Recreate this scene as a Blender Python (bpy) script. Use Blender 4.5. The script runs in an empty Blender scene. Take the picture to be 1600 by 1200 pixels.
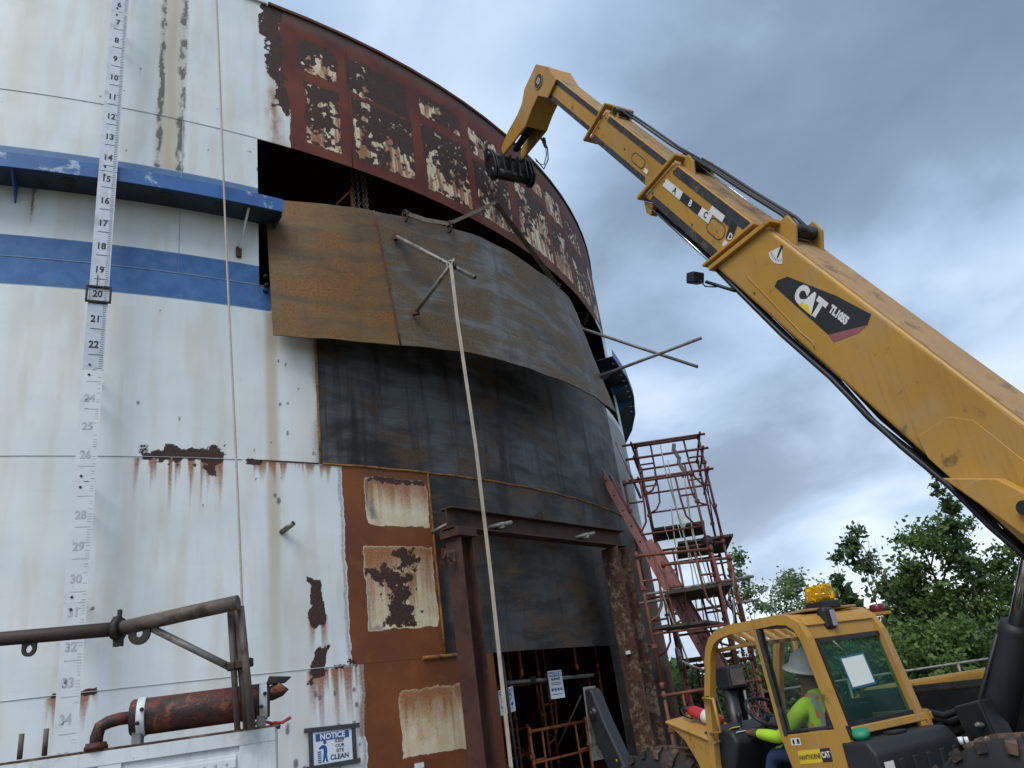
import bpy, bmesh, math, random
import numpy as np
from mathutils import Matrix, Vector
random.seed(7); np.random.seed(7)
S = bpy.context.scene
COL = S.collection
PI = math.pi
# ---------------------------------------------------------------- camera
cam = bpy.data.objects.new('camera', bpy.data.cameras.new('camera')); COL.objects.link(cam)
PITCH, ROLL = 0.3872, -0.1459
fw = Vector((0, math.cos(PITCH), math.sin(PITCH))); u0 = Vector((0, -math.sin(PITCH), math.cos(PITCH))); r0 = Vector((1, 0, 0))
cr = r0*math.cos(ROLL) + u0*math.sin(ROLL); cu = u0*math.cos(ROLL) - r0*math.sin(ROLL)
cam.matrix_world = Matrix(((cr.x, cu.x, -fw.x, 0), (cr.y, cu.y, -fw.y, 0), (cr.z, cu.z, -fw.z, 1.9), (0, 0, 0, 1)))
cam.data.sensor_width = 36; cam.data.lens = 27.39; cam.data.clip_end = 2000; cam.data.clip_start = .05
S.camera = cam
# ---------------------------------------------------------------- light
SUN_EL, SUN_AZ = math.radians(52), math.radians(200)      # azimuth clockwise from +Y: behind the camera, a little to the left
sun = bpy.data.objects.new('sun', bpy.data.lights.new('sun', 'SUN')); COL.objects.link(sun)
sun.data.energy = 1.5; sun.data.angle = math.radians(35); sun.data.color = (1, .97, .93)
sd = Vector((math.sin(SUN_AZ)*math.cos(SUN_EL), math.cos(SUN_AZ)*math.cos(SUN_EL), math.sin(SUN_EL)))
sun.rotation_euler = sd.to_track_quat('Z', 'Y').to_euler()
S.view_settings.view_transform = 'Standard'; S.view_settings.look = 'None'; S.view_settings.gamma = 1
S.view_settings.use_curve_mapping = False; S.view_settings.exposure = 0.78

class NT:
    def __init__(s, nt): s.nt = nt; s.n = nt.nodes; s.l = nt.links
    def node(s, t, **k):
        n = s.n.new(t)
        for a, v in k.items(): setattr(n, a, v)
        return n
    def put(s, sock, v):
        if v is None: return
        if isinstance(v, bpy.types.NodeSocket): s.l.new(v, sock)
        else:
            if isinstance(v, (tuple, list)) and len(v) == 3 and sock.type == 'RGBA': v = (*v, 1)
            sock.default_value = v
    def math(s, op, a, b=None, c=None, clamp=False):
        n = s.node('ShaderNodeMath', operation=op, use_clamp=clamp); s.put(n.inputs[0], a); s.put(n.inputs[1], b)
        if c is not None: s.put(n.inputs[2], c)
        return n.outputs[0]
    def mix(s, f, a, b, bt='MIX'):
        n = s.node('ShaderNodeMix', data_type='RGBA', blend_type=bt); s.put(n.inputs[0], f); s.put(n.inputs[6], a); s.put(n.inputs[7], b); return n.outputs[2]
    def noise(s, vec, scale=5, detail=6, rough=.55, dist=0):
        n = s.node('ShaderNodeTexNoise'); s.put(n.inputs['Vector'], vec); n.inputs['Scale'].default_value = scale
        n.inputs['Detail'].default_value = detail; n.inputs['Roughness'].default_value = rough; n.inputs['Distortion'].default_value = dist; return n.outputs[0]
    def mapr(s, v, a, b, c=0., d=1., smooth=True):
        n = s.node('ShaderNodeMapRange', interpolation_type='SMOOTHSTEP' if smooth else 'LINEAR'); s.put(n.inputs[0], v)
        for i, x in enumerate((a, b, c, d)): s.put(n.inputs[i+1], x)
        return n.outputs[0]
    def mapping(s, vec, scale=(1, 1, 1), loc=(0, 0, 0)):
        n = s.node('ShaderNodeMapping'); s.put(n.inputs[0], vec); n.inputs['Scale'].default_value = scale; n.inputs['Location'].default_value = loc; return n.outputs[0]
    def ramp(s, v, stops):
        n = s.node('ShaderNodeValToRGB'); s.put(n.inputs[0], v); e = n.color_ramp.elements
        while len(e) < len(stops): e.new(.5)
        for i, (p, c) in enumerate(stops): e[i].position = p; e[i].color = (*c, 1)
        return n.outputs[0]

# ---------------------------------------------------------------- sky: Nishita under a broken cloud deck
w = bpy.data.worlds.new('World'); S.world = w; w.use_nodes = True
T = NT(w.node_tree); T.n.clear()
sky = T.node('ShaderNodeTexSky', sky_type='NISHITA', sun_disc=False); sky.sun_elevation = SUN_EL; sky.sun_rotation = SUN_AZ
tc = T.node('ShaderNodeTexCoord').outputs['Generated']
sp = T.node('ShaderNodeSeparateXYZ'); T.l.new(tc, sp.inputs[0])
zz = T.math('ADD', T.math('MAXIMUM', sp.outputs[2], 0.), .32)
cb = T.node('ShaderNodeCombineXYZ'); T.put(cb.inputs[0], T.math('DIVIDE', sp.outputs[0], zz)); T.put(cb.inputs[1], T.math('DIVIDE', sp.outputs[1], zz))
P = T.mapping(cb.outputs[0], loc=(-7.0, -6.38, 4.0))
n1 = T.noise(P, .95, 2, .5, .15); n2 = T.noise(P, 2.7, 7, .5, .35); n3 = T.noise(P, 8, 6, .55, .3)
den = T.math('ADD', T.math('ADD', T.math('MULTIPLY', n1, .72), T.math('MULTIPLY', n2, .26)), T.math('MULTIPLY', n3, .06))
cc = T.ramp(den, [(.36, (6.4, 7.0, 7.7)), (.45, (4.1, 5.0, 6.3)), (.52, (2.6, 3.5, 4.8)), (.585, (1.65, 2.25, 3.1)), (.68, (1.15, 1.6, 2.25))])
hz = T.math('MULTIPLY', T.mapr(sp.outputs[2], .0, .42, 1., 0.), T.mapr(n2, .3, .62, 1.2, .4))
cc = T.mix(T.math('MULTIPLY', hz, .5), cc, (6.2, 6.8, 7.5))
thin = T.mapr(n1, .28, .52, .72, .96)
col = T.mix(thin, sky.outputs[0], cc)
bg = T.node('ShaderNodeBackground'); T.put(bg.inputs[0], col); bg.inputs[1].default_value = .1
ow = T.node('ShaderNodeOutputWorld'); T.l.new(bg.outputs[0], ow.inputs[0])

# ---------------------------------------------------------------- mesh helpers
def nrm(v): v = Vector(v); return v.normalized()
class MB:
    def __init__(s): s.v = []; s.f = []; s.sm = []
    def add(s, vs, fs, sm=False):
        o = len(s.v); s.v += [tuple(x) for x in vs]; s.f += [tuple(i+o for i in f) for f in fs]; s.sm += [sm]*len(fs); return s
    def box(s, c, d, M=None):
        x, y, z = d[0]/2, d[1]/2, d[2]/2; c = Vector(c)
        vs = [Vector((a*x, b*y, e*z)) for a in (-1, 1) for b in (-1, 1) for e in (-1, 1)]
        if M is not None: vs = [M @ q for q in vs]
        return s.add([q+c for q in vs], [(0, 1, 3, 2), (4, 6, 7, 5), (0, 4, 5, 1), (2, 3, 7, 6), (0, 2, 6, 4), (1, 5, 7, 3)])
    def bar(s, a, b, wd, h, up=(0, 0, 1)):
        a = Vector(a); b = Vector(b); d = (b-a); L = d.length; d.normalize(); sd_ = nrm(d.cross(Vector(up))); uu = sd_.cross(d)
        M = Matrix((d, sd_, uu)).transposed(); return s.box((a+b)/2, (L, wd, h), M)
    def tube(s, pts, r, n=8, cap=True, rs=None):
        pts = [Vector(p) for p in pts]; k = len(pts); rings = []; prev = None
        for i, p in enumerate(pts):
            d = nrm((pts[min(i+1, k-1)]-pts[max(i-1, 0)]) if k > 1 else (0, 0, 1))
            if prev is None: x = d.orthogonal().normalized()
            else: x = (prev - d*prev.dot(d)); x = x.normalized() if x.length > 1e-6 else d.orthogonal().normalized()
            prev = x; y = d.cross(x); rr = rs[i] if rs else r
            rings.append([p + (x*math.cos(2*PI*j/n) + y*math.sin(2*PI*j/n))*rr for j in range(n)])
        o = len(s.v)
        for R_ in rings: s.v += [tuple(q) for q in R_]
        for i in range(k-1):
            for j in range(n):
                s.f.append((o+i*n+j, o+i*n+(j+1) % n, o+(i+1)*n+(j+1) % n, o+(i+1)*n+j)); s.sm.append(True)
        if cap:
            s.f.append(tuple(o+j for j in reversed(range(n)))); s.f.append(tuple(o+(k-1)*n+j for j in range(n))); s.sm += [False]*2
        return s
    def prism(s, poly, f0, f1):
        """poly of 2-d points; f0/f1 map (a,b) to the two 3-d ends"""
        n = len(poly); vs = [f0(*q) for q in poly] + [f1(*q) for q in poly]
        fs = [tuple(range(n)), tuple(reversed(range(n, 2*n)))] + [(i, n+i, n+(i+1) % n, (i+1) % n) for i in range(n)]
        return s.add(vs, fs)
    def lathe(s, prof, o, ax, n=20):
        ax = nrm(ax); x = ax.orthogonal().normalized(); y = ax.cross(x); o = Vector(o); k = len(prof); b = len(s.v)
        for (r_, h) in prof: s.v += [tuple(o + ax*h + (x*math.cos(2*PI*j/n)+y*math.sin(2*PI*j/n))*r_) for j in range(n)]
        for i in range(k-1):
            for j in range(n): s.f.append((b+i*n+j, b+i*n+(j+1) % n, b+(i+1)*n+(j+1) % n, b+(i+1)*n+j)); s.sm.append(True)
        s.f.append(tuple(b+j for j in reversed(range(n)))); s.f.append(tuple(b+(k-1)*n+j for j in range(n))); s.sm += [False]*2
        return s
    def mesh(s, name, mat):
        me = bpy.data.meshes.new(name); me.from_pydata(s.v, [], s.f); me.validate()
        if len(me.polygons) == len(s.sm): me.polygons.foreach_set('use_smooth', s.sm)
        bm = bmesh.new(); bm.from_mesh(me); bmesh.ops.recalc_face_normals(bm, faces=bm.faces); bm.to_mesh(me); bm.free()
        me.materials.append(mat); return me
    def build(s, name, mat, parent=None, bevel=0, seg=2, kind=None):
        o = bpy.data.objects.new(name, s.mesh(name, mat)); COL.objects.link(o); o.parent = parent
        if bevel:
            m = o.modifiers.new('bevel', 'BEVEL'); m.width = bevel; m.segments = seg; m.limit_method = 'ANGLE'; m.angle_limit = .6; m.harden_normals = False
        if kind: o['kind'] = kind
        return o
def tag(o, label, cat, group=None, kind=None):
    o['label'] = label; o['category'] = cat
    if group: o['group'] = group
    if kind: o['kind'] = kind
    return o
def empty(name, loc=(0, 0, 0), rz=0):
    o = bpy.data.objects.new(name, None); COL.objects.link(o); o.location = loc; o.rotation_euler = (0, 0, rz); o.empty_display_size = .2; return o
def copytree(o, parent=None):
    c = o.copy(); COL.objects.link(c); c.parent = parent
    for ch in list(o.children): copytree(ch, c)
    return c
FONTS = {}
def text(body, size, M, mat, parent, name='lettering', off=.0, ext=.0008, sx=1, align='CENTER'):
    cu_ = bpy.data.curves.new(name, 'FONT'); cu_.body = body; cu_.size = size; cu_.offset = off; cu_.extrude = ext
    cu_.align_x = align; cu_.align_y = 'CENTER'; cu_.resolution_u = 3
    t = bpy.data.objects.new(name, cu_); COL.objects.link(t)
    me = bpy.data.meshes.new_from_object(t); bpy.data.objects.remove(t); bpy.data.curves.remove(cu_)
    me.transform(M @ Matrix.Diagonal((sx, 1, 1, 1))); me.materials.clear(); me.materials.append(mat)
    o = bpy.data.objects.new(name, me); COL.objects.link(o); o.parent = parent; return o
def frame(o, x, y):
    x = nrm(x); y = Vector(y); y = (y - x*y.dot(x)).normalized(); z = x.cross(y)
    return Matrix(((x.x, y.x, z.x, o[0]), (x.y, y.y, z.y, o[1]), (x.z, y.z, z.z, o[2]), (0, 0, 0, 1)))

# ---------------------------------------------------------------- materials
def bsdf(name):
    m = bpy.data.materials.new(name); m.use_nodes = True; t = NT(m.node_tree); return m, t, t.n['Principled BSDF']
def pm(name, col, rough=.5, metal=0., var=.25, scale=4., bump=.15, col2=None, thr=(.55, .65), sc2=7., streak=0., spec=.4, bscale=60, col3=None, thr3=(.6, .7), coat=0, scr=None):
    m, t, b = bsdf(name); tc = t.node('ShaderNodeTexCoord').outputs['Object']
    n = t.noise(tc, scale, 4, .6); v = t.mapr(n, .25, .75, 1-var, 1+var, False)
    c = t.mix(1., (*col, 1), v, 'MULTIPLY') if False else None
    vm = t.node('ShaderNodeVectorMath', operation='SCALE'); vm.inputs[0].default_value = col; t.put(vm.inputs['Scale'], v); c = vm.outputs[0]
    r = t.mapr(n, .2, .8, max(rough-.12, .03), min(rough+.12, 1), False)
    h = t.noise(tc, bscale, 2, .6)
    if col2:
        k = t.mapr(t.noise(tc, sc2, 6, .65, .3), thr[0], thr[1]); c = t.mix(k, c, col2)
    if col3:
        k = t.mapr(t.noise(t.mapping(tc, loc=(3.3, 1.2, 7.7)), sc2*2.3, 5, .7, .3), thr3[0], thr3[1]); c = t.mix(k, c, col3)
    if streak:
        k = t.mapr(t.noise(t.mapping(tc, (9, 9, .6)), 2, 5, .6), .5, .75); c = t.mix(t.math('MULTIPLY', k, streak), c, tuple(x*.35 for x in col))
    if scr:
        mp = t.node('ShaderNodeMapping'); t.put(mp.inputs[0], tc); mp.inputs['Rotation'].default_value = (0, math.radians(59.5), 0); mp.inputs['Scale'].default_value = (1.2, 22, 22)
        k = t.math('MULTIPLY', t.mapr(t.noise(mp.outputs[0], 2.2, 4, .6, .2), .62, .70), t.mapr(t.noise(tc, 1.1, 3, .5), .45, .62)); c = t.mix(t.math('MULTIPLY', k, .45), c, scr)
        k = t.mapr(t.noise(tc, 30, 3, .7), .70, .74, 0, .7); c = t.mix(k, c, (.10, .065, .035))
    t.put(b.inputs['Base Color'], c); t.put(b.inputs['Roughness'], r); b.inputs['Metallic'].default_value = metal; b.inputs['Specular IOR Level'].default_value = spec
    if coat: b.inputs['Coat Weight'].default_value = coat
    if bump:
        bp = t.node('ShaderNodeBump'); bp.inputs['Strength'].default_value = bump; bp.inputs['Distance'].default_value = .01; t.put(bp.inputs['Height'], h); t.l.new(bp.outputs[0], b.inputs['Normal'])
    return m
RUSTC = (.075, .026, .013)
M = {}
M['yellow'] = pm('machine_yellow', (.41, .218, .038), .46, var=.14, scale=1.1, bump=.09, bscale=14, col2=(.36, .225, .085), thr=(.45, .78), sc2=1.7, col3=(.15, .085, .035), thr3=(.60, .74), streak=.3, scr=(.46, .33, .15))
M['yellow_dust'] = pm('dusty_yellow', (.33, .20, .09), .75, var=.2, scale=3, bump=.1, col2=(.15, .10, .06), thr=(.5, .68), sc2=3)
M['blacksteel'] = pm('black_steel', (.012, .013, .016), .45, var=.4, scale=5, bump=.08, col2=(.03, .027, .023), thr=(.5, .7))
M['blackplastic'] = pm('black_plastic', (.016, .018, .022), .55, var=.3, bump=.05, col2=(.05, .045, .04), thr=(.58, .8), sc2=3)
M['wear'] = pm('wear_strip', (.03, .032, .036), .6, var=.4, scale=7, bump=.2, col2=(.09, .075, .055), thr=(.52, .66), sc2=9)
M['rubber'] = pm('rubber_tyre', (.014, .014, .015), .8, var=.3, scale=8, bump=.2, col2=(.12, .072, .045), thr=(.46, .70), sc2=3)
M['rubbermud'] = pm('tread_mud', (.022, .021, .021), .85, var=.35, scale=8, bump=.3, col2=(.135, .08, .05), thr=(.42, .60), sc2=3.4)
M['hose'] = pm('hose_rubber', (.011, .011, .013), .5, var=.3, bump=.05)
M['chrome'] = pm('chrome_rod', (.55, .56, .58), .16, 1., var=.08, bump=.02)
M['galv'] = pm('galvanised_pipe', (.22, .215, .20), .55, .4, var=.3, scale=9, bump=.12, col2=(.10, .075, .055), thr=(.52, .68), sc2=8)
M['darkpipe'] = pm('weathered_pipe', (.05, .034, .028), .65, .2, var=.4, scale=9, bump=.25, col2=(.26, .23, .18), thr=(.64, .70), sc2=9)
M['greypipe'] = pm('grey_brown_pipe', (.115, .09, .075), .65, .2, var=.35, scale=9, bump=.2, col2=(.05, .028, .02), thr=(.5, .7), sc2=7)
M['beam'] = pm('rusty_beam', (.062, .026, .018), .75, .1, var=.4, scale=3, bump=.3, col2=(.028, .016, .014), thr=(.48, .66), sc2=4, col3=(.13, .055, .03), thr3=(.6, .75))
M['beampaint'] = pm('peeling_beam', (.085, .04, .024), .8, .1, var=.4, scale=4, bump=.5, col2=(.19, .145, .095), thr=(.48, .62), sc2=8, col3=(.04, .022, .016), thr3=(.48, .62))
M['rust'] = pm('flat_rust', (.10, .036, .014), .85, 0, var=.4, scale=6, bump=.3, col2=(.045, .018, .012), thr=(.5, .7), sc2=6)
M['weld'] = pm('weld_rust', (.27, .115, .022), .85, 0, var=.5, scale=5, bump=.4, col2=(.08, .034, .014), thr=(.45, .7), sc2=9)
M['muffler'] = pm('rusty_muffler', (.095, .026, .016), .62, .1, var=.5, scale=9, bump=.5, col2=(.024, .015, .014), thr=(.42, .62), sc2=5, col3=(.19, .065, .022), thr3=(.55, .68))
M['scafred'] = pm('scaffold_red', (.135, .034, .027), .55, var=.35, scale=5, bump=.1, col2=(.075, .03, .022), thr=(.5, .68), sc2=5)
M['scaforange'] = pm('scaffold_orange', (.36, .105, .028), .6, var=.35, scale=5, bump=.1, col2=(.15, .05, .025), thr=(.5, .68), sc2=5)
M['scafdull'] = pm('scaffold_rusty_orange', (.17, .052, .024), .65, var=.35, scale=5, bump=.1, col2=(.095, .038, .022), thr=(.45, .65), sc2=5)
M['ladder'] = pm('ladder_red', (.34, .15, .135), .5, var=.25, scale=4, bump=.05, col2=(.24, .12, .11), thr=(.5, .75))
M['alu'] = pm('aluminium', (.5, .5, .5), .4, .8, var=.15, bump=.04)
M['plank'] = pm('scaffold_plank', (.06, .052, .045), .8, var=.4, scale=3, bump=.2)
M['white'] = pm('white_panel', (.56, .60, .62), .5, var=.1, scale=2, bump=.05, col2=(.36, .37, .36), thr=(.50, .72), sc2=3, col3=(.24, .14, .08), thr3=(.62, .70), streak=.35)
M['whiteclean'] = pm('white_print', (.72, .74, .76), .5, var=.06, bump=0)
M['board'] = pm('gauge_board_metal', (.46, .49, .53), .42, .25, var=.14, scale=5, bump=.06, col2=(.34, .36, .38), thr=(.5, .7), sc2=5)
M['boardpale'] = pm('gauge_board_pale', (.60, .63, .64), .6, var=.08, scale=4, bump=.05, col2=(.5, .52, .52), thr=(.55, .75))
M['ink'] = pm('black_ink', (.018, .02, .024), .6, var=.3, bump=0)
M['inkfade'] = pm('faded_ink', (.42, .44, .45), .7, var=.25, bump=0, col2=(.10, .11, .12), thr=(.60, .64), sc2=14)
M['blueink'] = pm('sign_blue', (.02, .085, .30), .5, var=.12, bump=0)
M['signwhite'] = pm('sign_white', (.66, .71, .76), .45, var=.06, bump=0)
M['tape'] = pm('dark_tape', (.045, .05, .06), .6, var=.25, bump=.05)
M['decalblack'] = pm('decal_black', (.02, .021, .024), .5, var=.25, bump=0, col2=(.06, .05, .04), thr=(.6, .8))
M['decalwhite'] = pm('decal_white', (.62, .63, .62), .5, var=.1, bump=0, col2=(.40, .36, .30), thr=(.6, .75))
M['decalyellow'] = pm('decal_yellow', (.66, .50, .03), .5, var=.1, bump=0)
M['decalpink'] = pm('decal_pink', (.27, .085, .10), .5, var=.15, bump=0)
M['web'] = pm('webbing_tan', (.40, .345, .27), .85, var=.2, scale=8, bump=.2, col2=(.17, .13, .09), thr=(.55, .75), sc2=5)
M['webgrey'] = pm('webbing_grey', (.15, .125, .10), .85, var=.25, scale=8, bump=.2, col2=(.07, .06, .05), thr=(.5, .7), sc2=5)
M['seamgrey'] = pm('painted_seam', (.44, .47, .48), .6, var=.3, scale=4, bump=.1)
M['rope'] = pm('rope_fibre', (.42, .36, .30), .9, var=.2, scale=30, bump=.3)
M['iron'] = pm('rigging_iron', (.04, .032, .028), .6, .5, var=.4, scale=9, bump=.2)
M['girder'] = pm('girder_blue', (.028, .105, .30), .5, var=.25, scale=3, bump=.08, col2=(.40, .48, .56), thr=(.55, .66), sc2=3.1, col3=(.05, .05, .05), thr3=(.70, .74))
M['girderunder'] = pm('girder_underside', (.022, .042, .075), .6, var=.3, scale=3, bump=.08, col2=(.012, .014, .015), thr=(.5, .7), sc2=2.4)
M['concrete'] = pm('concrete', (.30, .29, .27), .9, var=.2, scale=3, bump=.3, bscale=30)
M['skin'] = pm('skin', (.13, .062, .038), .55, var=.1, scale=9, bump=.03)
M['lime'] = pm('lime_shirt', (.38, .62, .035), .8, var=.12, scale=9, bump=.15, bscale=25)
M['hivisorange'] = pm('hivis_orange', (.72, .16, .035), .7, var=.1, bump=0)
M['reflect'] = pm('reflective_grey', (.33, .34, .35), .4, var=.1, bump=0)
M['jeans'] = pm('blue_jeans', (.022, .045, .10), .9, var=.2, scale=20, bump=.1)
M['hat'] = pm('hard_hat_white', (.78, .73, .71), .4, var=.12, scale=5, bump=.02, col2=(.42, .34, .32), thr=(.6, .75))
M['boot'] = pm('boot_leather', (.05, .03, .02), .7)
M['red'] = pm('extinguisher_red', (.42, .03, .035), .35, var=.1, bump=0)
M['redlens'] = pm('red_lens', (.13, .018, .02), .3, var=.1, bump=0)
M['green'] = pm('green_cap', (.015, .20, .105), .45, var=.15, bump=0)
M['paper'] = pm('paper_sheet', (.62, .68, .66), .8, var=.05, bump=0)
M['bluefolder'] = pm('paper_sleeve', (.02, .10, .16), .5, var=.1, bump=0)
M['seat'] = pm('seat_vinyl', (.02, .021, .024), .6, var=.2, bump=.1)
M['mirror'] = pm('mirror_glass', (.6, .6, .6), .06, 1., var=.02, bump=0)
M['bark'] = pm('bark', (.095, .075, .055), .9, var=.3, scale=12, bump=.5)
M['deadwood'] = pm('dead_wood', (.17, .155, .14), .9, var=.2, bump=.3)
def glass(name, col, rough=.02, trans=1., alpha=None):
    m, t, b = bsdf(name); b.inputs['Base Color'].default_value = (*col, 1); b.inputs['Roughness'].default_value = rough; b.inputs['IOR'].default_value = 1.45
    g = t.node('ShaderNodeBsdfTransparent'); g.inputs[0].default_value = (*col, 1); mx = t.node('ShaderNodeMixShader')
    b.inputs['Base Color'].default_value = (col[0]*.1, col[1]*.16, col[2]*.16, 1)
    t.put(mx.inputs[0], trans); t.l.new(b.outputs[0], mx.inputs[1]); t.l.new(g.outputs[0], mx.inputs[2]); t.l.new(mx.outputs[0], t.n['Material Output'].inputs[0]); return m
M['glassgreen'] = glass('tinted_glass', (.66, .84, .80), .03, .88)
M['glassclear'] = glass('dusty_glass', (.96, .98, .96), .06, .94)
M['amber'] = glass('amber_lens', (1., .74, .03), .06, .66)
_a = M['amber'].node_tree.nodes['Principled BSDF']; _a.inputs['Base Color'].default_value = (.75, .42, .01, 1)
def leafmat(name, c1, c2, seed):
    m, t, b = bsdf(name); tc = t.node('ShaderNodeTexCoord').outputs['Object']
    oi = t.node('ShaderNodeNewGeometry').outputs['Random Per Island']
    c = t.mix(oi, c1, c2); n = t.noise(t.mapping(tc, loc=(seed, 0, 0)), 1.3, 4, .6); k = t.mapr(n, .3, .7, .7, 1.3, False)
    vm = t.node('ShaderNodeVectorMath', operation='SCALE'); t.put(vm.inputs[0], c); t.put(vm.inputs['Scale'], k)
    t.put(b.inputs['Base Color'], vm.outputs[0]); b.inputs['Roughness'].default_value = .55; b.inputs['Specular IOR Level'].default_value = .3
    tr = t.node('ShaderNodeBsdfTranslucent'); t.put(tr.inputs[0], vm.outputs[0]); mx = t.node('ShaderNodeMixShader'); mx.inputs[0].default_value = .38
    t.l.new(b.outputs[0], mx.inputs[1]); t.l.new(tr.outputs[0], mx.inputs[2]); t.l.new(mx.outputs[0], t.n['Material Output'].inputs[0]); return m
M['leafA'] = leafmat('leaf_dark', (.040, .085, .028), (.095, .165, .055), 1)
M['leafB'] = leafmat('leaf_mid', (.055, .115, .028), (.14, .22, .055), 5)
M['leafC'] = leafmat('leaf_pale', (.11, .18, .08), (.20, .28, .125), 9)
M['ground'] = pm('gravel_ground', (.20, .17, .135), .95, var=.3, scale=.8, bump=.6, bscale=22, col2=(.11, .095, .07), thr=(.45, .65), sc2=1.7)
M['grass'] = pm('rough_grass', (.045, .08, .022), .95, var=.4, scale=1.5, bump=.6, bscale=30, col2=(.10, .09, .045), thr=(.5, .7), sc2=1.2)
# ================================================================ ground
CX, CY, R, TH0 = -10.3791, 18.5395, 12.8182, math.radians(-61.8)
def ground_patch(name, pts, z, mat):
    o = MB().add([(x, y, z) for x, y in pts], [tuple(range(len(pts)))]).build(name, mat); o['kind'] = 'structure'; return o
ground_patch('ground', [(-700, -700), (700, -700), (700, 700), (-700, 700)], 0, M['grass'])
ground_patch('gravel_yard', [(-32, -14), (9, -14), (9.5, 6), (6.2, 14), (5.5, 40), (-30, 42), (-36, 20)], .004, M['ground'])

# ================================================================ tank
def cyl(u, z, d=0., root=False):
    th = TH0 + u/R; x, y = (R+d)*math.cos(th), (R+d)*math.sin(th)
    return Vector((x, y, z)) if not root else Vector((x+CX, y+CY, z))
def rad(u): th = TH0+u/R; return Vector((math.cos(th), math.sin(th), 0))
def tan(u): th = TH0+u/R; return Vector((-math.sin(th), math.cos(th), 0))
tank = empty('storage_tank', (CX, CY, 0))
tag(tank, 'large cylindrical steel storage tank, white paint at left, rusty stripped panels at right', 'tank')
Z0, Z1, Z2, Z3, Z4, Z5 = .288, 2.523, 4.756, 6.990, 9.231, 11.737

# value noise for the paint-loss masks
_L = np.random.RandomState(3).rand(12, 256, 256)
def vn(u, z, s, k=0):
    x = u*s+37.3*k; y = z*s+11.7*k; xi = np.floor(x).astype(int); yi = np.floor(y).astype(int); fx = x-xi; fy = y-yi
    fx = fx*fx*(3-2*fx); fy = fy*fy*(3-2*fy); L = _L[k % 12]; g = lambda a, b: L[a % 256, b % 256]
    return (g(xi, yi)*(1-fx)+g(xi+1, yi)*fx)*(1-fy) + (g(xi, yi+1)*(1-fx)+g(xi+1, yi+1)*fx)*fy
def fbm(u, z, s, k=0, o=4, su=1., sz=1.):
    r = 0; a = .5; t = 0
    for i in range(o): r = r+a*vn(u*su, z*sz, s*2**i, k+i); t += a; a *= .55
    return r/t
def fld(d, soft): return np.clip(.5+d/(2*soft), 0, 1)
def bx(U, Z, u0, u1, z0, z1): return np.minimum(np.minimum(U-u0, u1-U), np.minimum(Z-z0, z1-Z))
PATCH5 = [(2.37, 2.92, 10.72, 11.28, .86), (2.42, 2.92, 9.42, 10.5, .5), (3.13, 4.2, 10.65, 11.3, .85), (3.17, 4.2, 9.45, 10.55, .52), (4.47, 5.37, 10.9, 11.33, .74), (4.46, 5.42, 9.42, 10.68, .58),
          (5.58, 6.33, 10.7, 11.24, .36), (5.62, 6.55, 9.42, 10.55, .62), (6.82, 7.95, 9.46, 10.75, .36), (7.2, 7.95, 10.95, 11.25, .12), (8.12, 8.88, 10.75, 11.3, .14), (8.13, 8.9, 9.45, 10.5, .34),
          (9.2, 10.1, 10.7, 11.3, .7), (9.2, 10.1, 9.45, 10.5, .5), (10.4, 11.2, 9.45, 11.2, .5)]
def drips(U, Z, u0, u1, ztop, ln, k, dens=.5):
    """runs of rust that start at ztop and fade downwards"""
    n = vn(U, U*0, 26, k)*.65+vn(U, U*0, 60, k+1)*.35; L = ln*np.clip((n-dens)*3.2, 0.02, 1.3)
    e = np.clip((np.minimum(U-u0, u1-U)+.03)/.06, 0, 1)
    return np.where((Z <= ztop), np.clip(1-(ztop-Z)/L, 0, 1)*np.clip((n-dens)*6+.25, 0, 1), 0)*e
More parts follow.
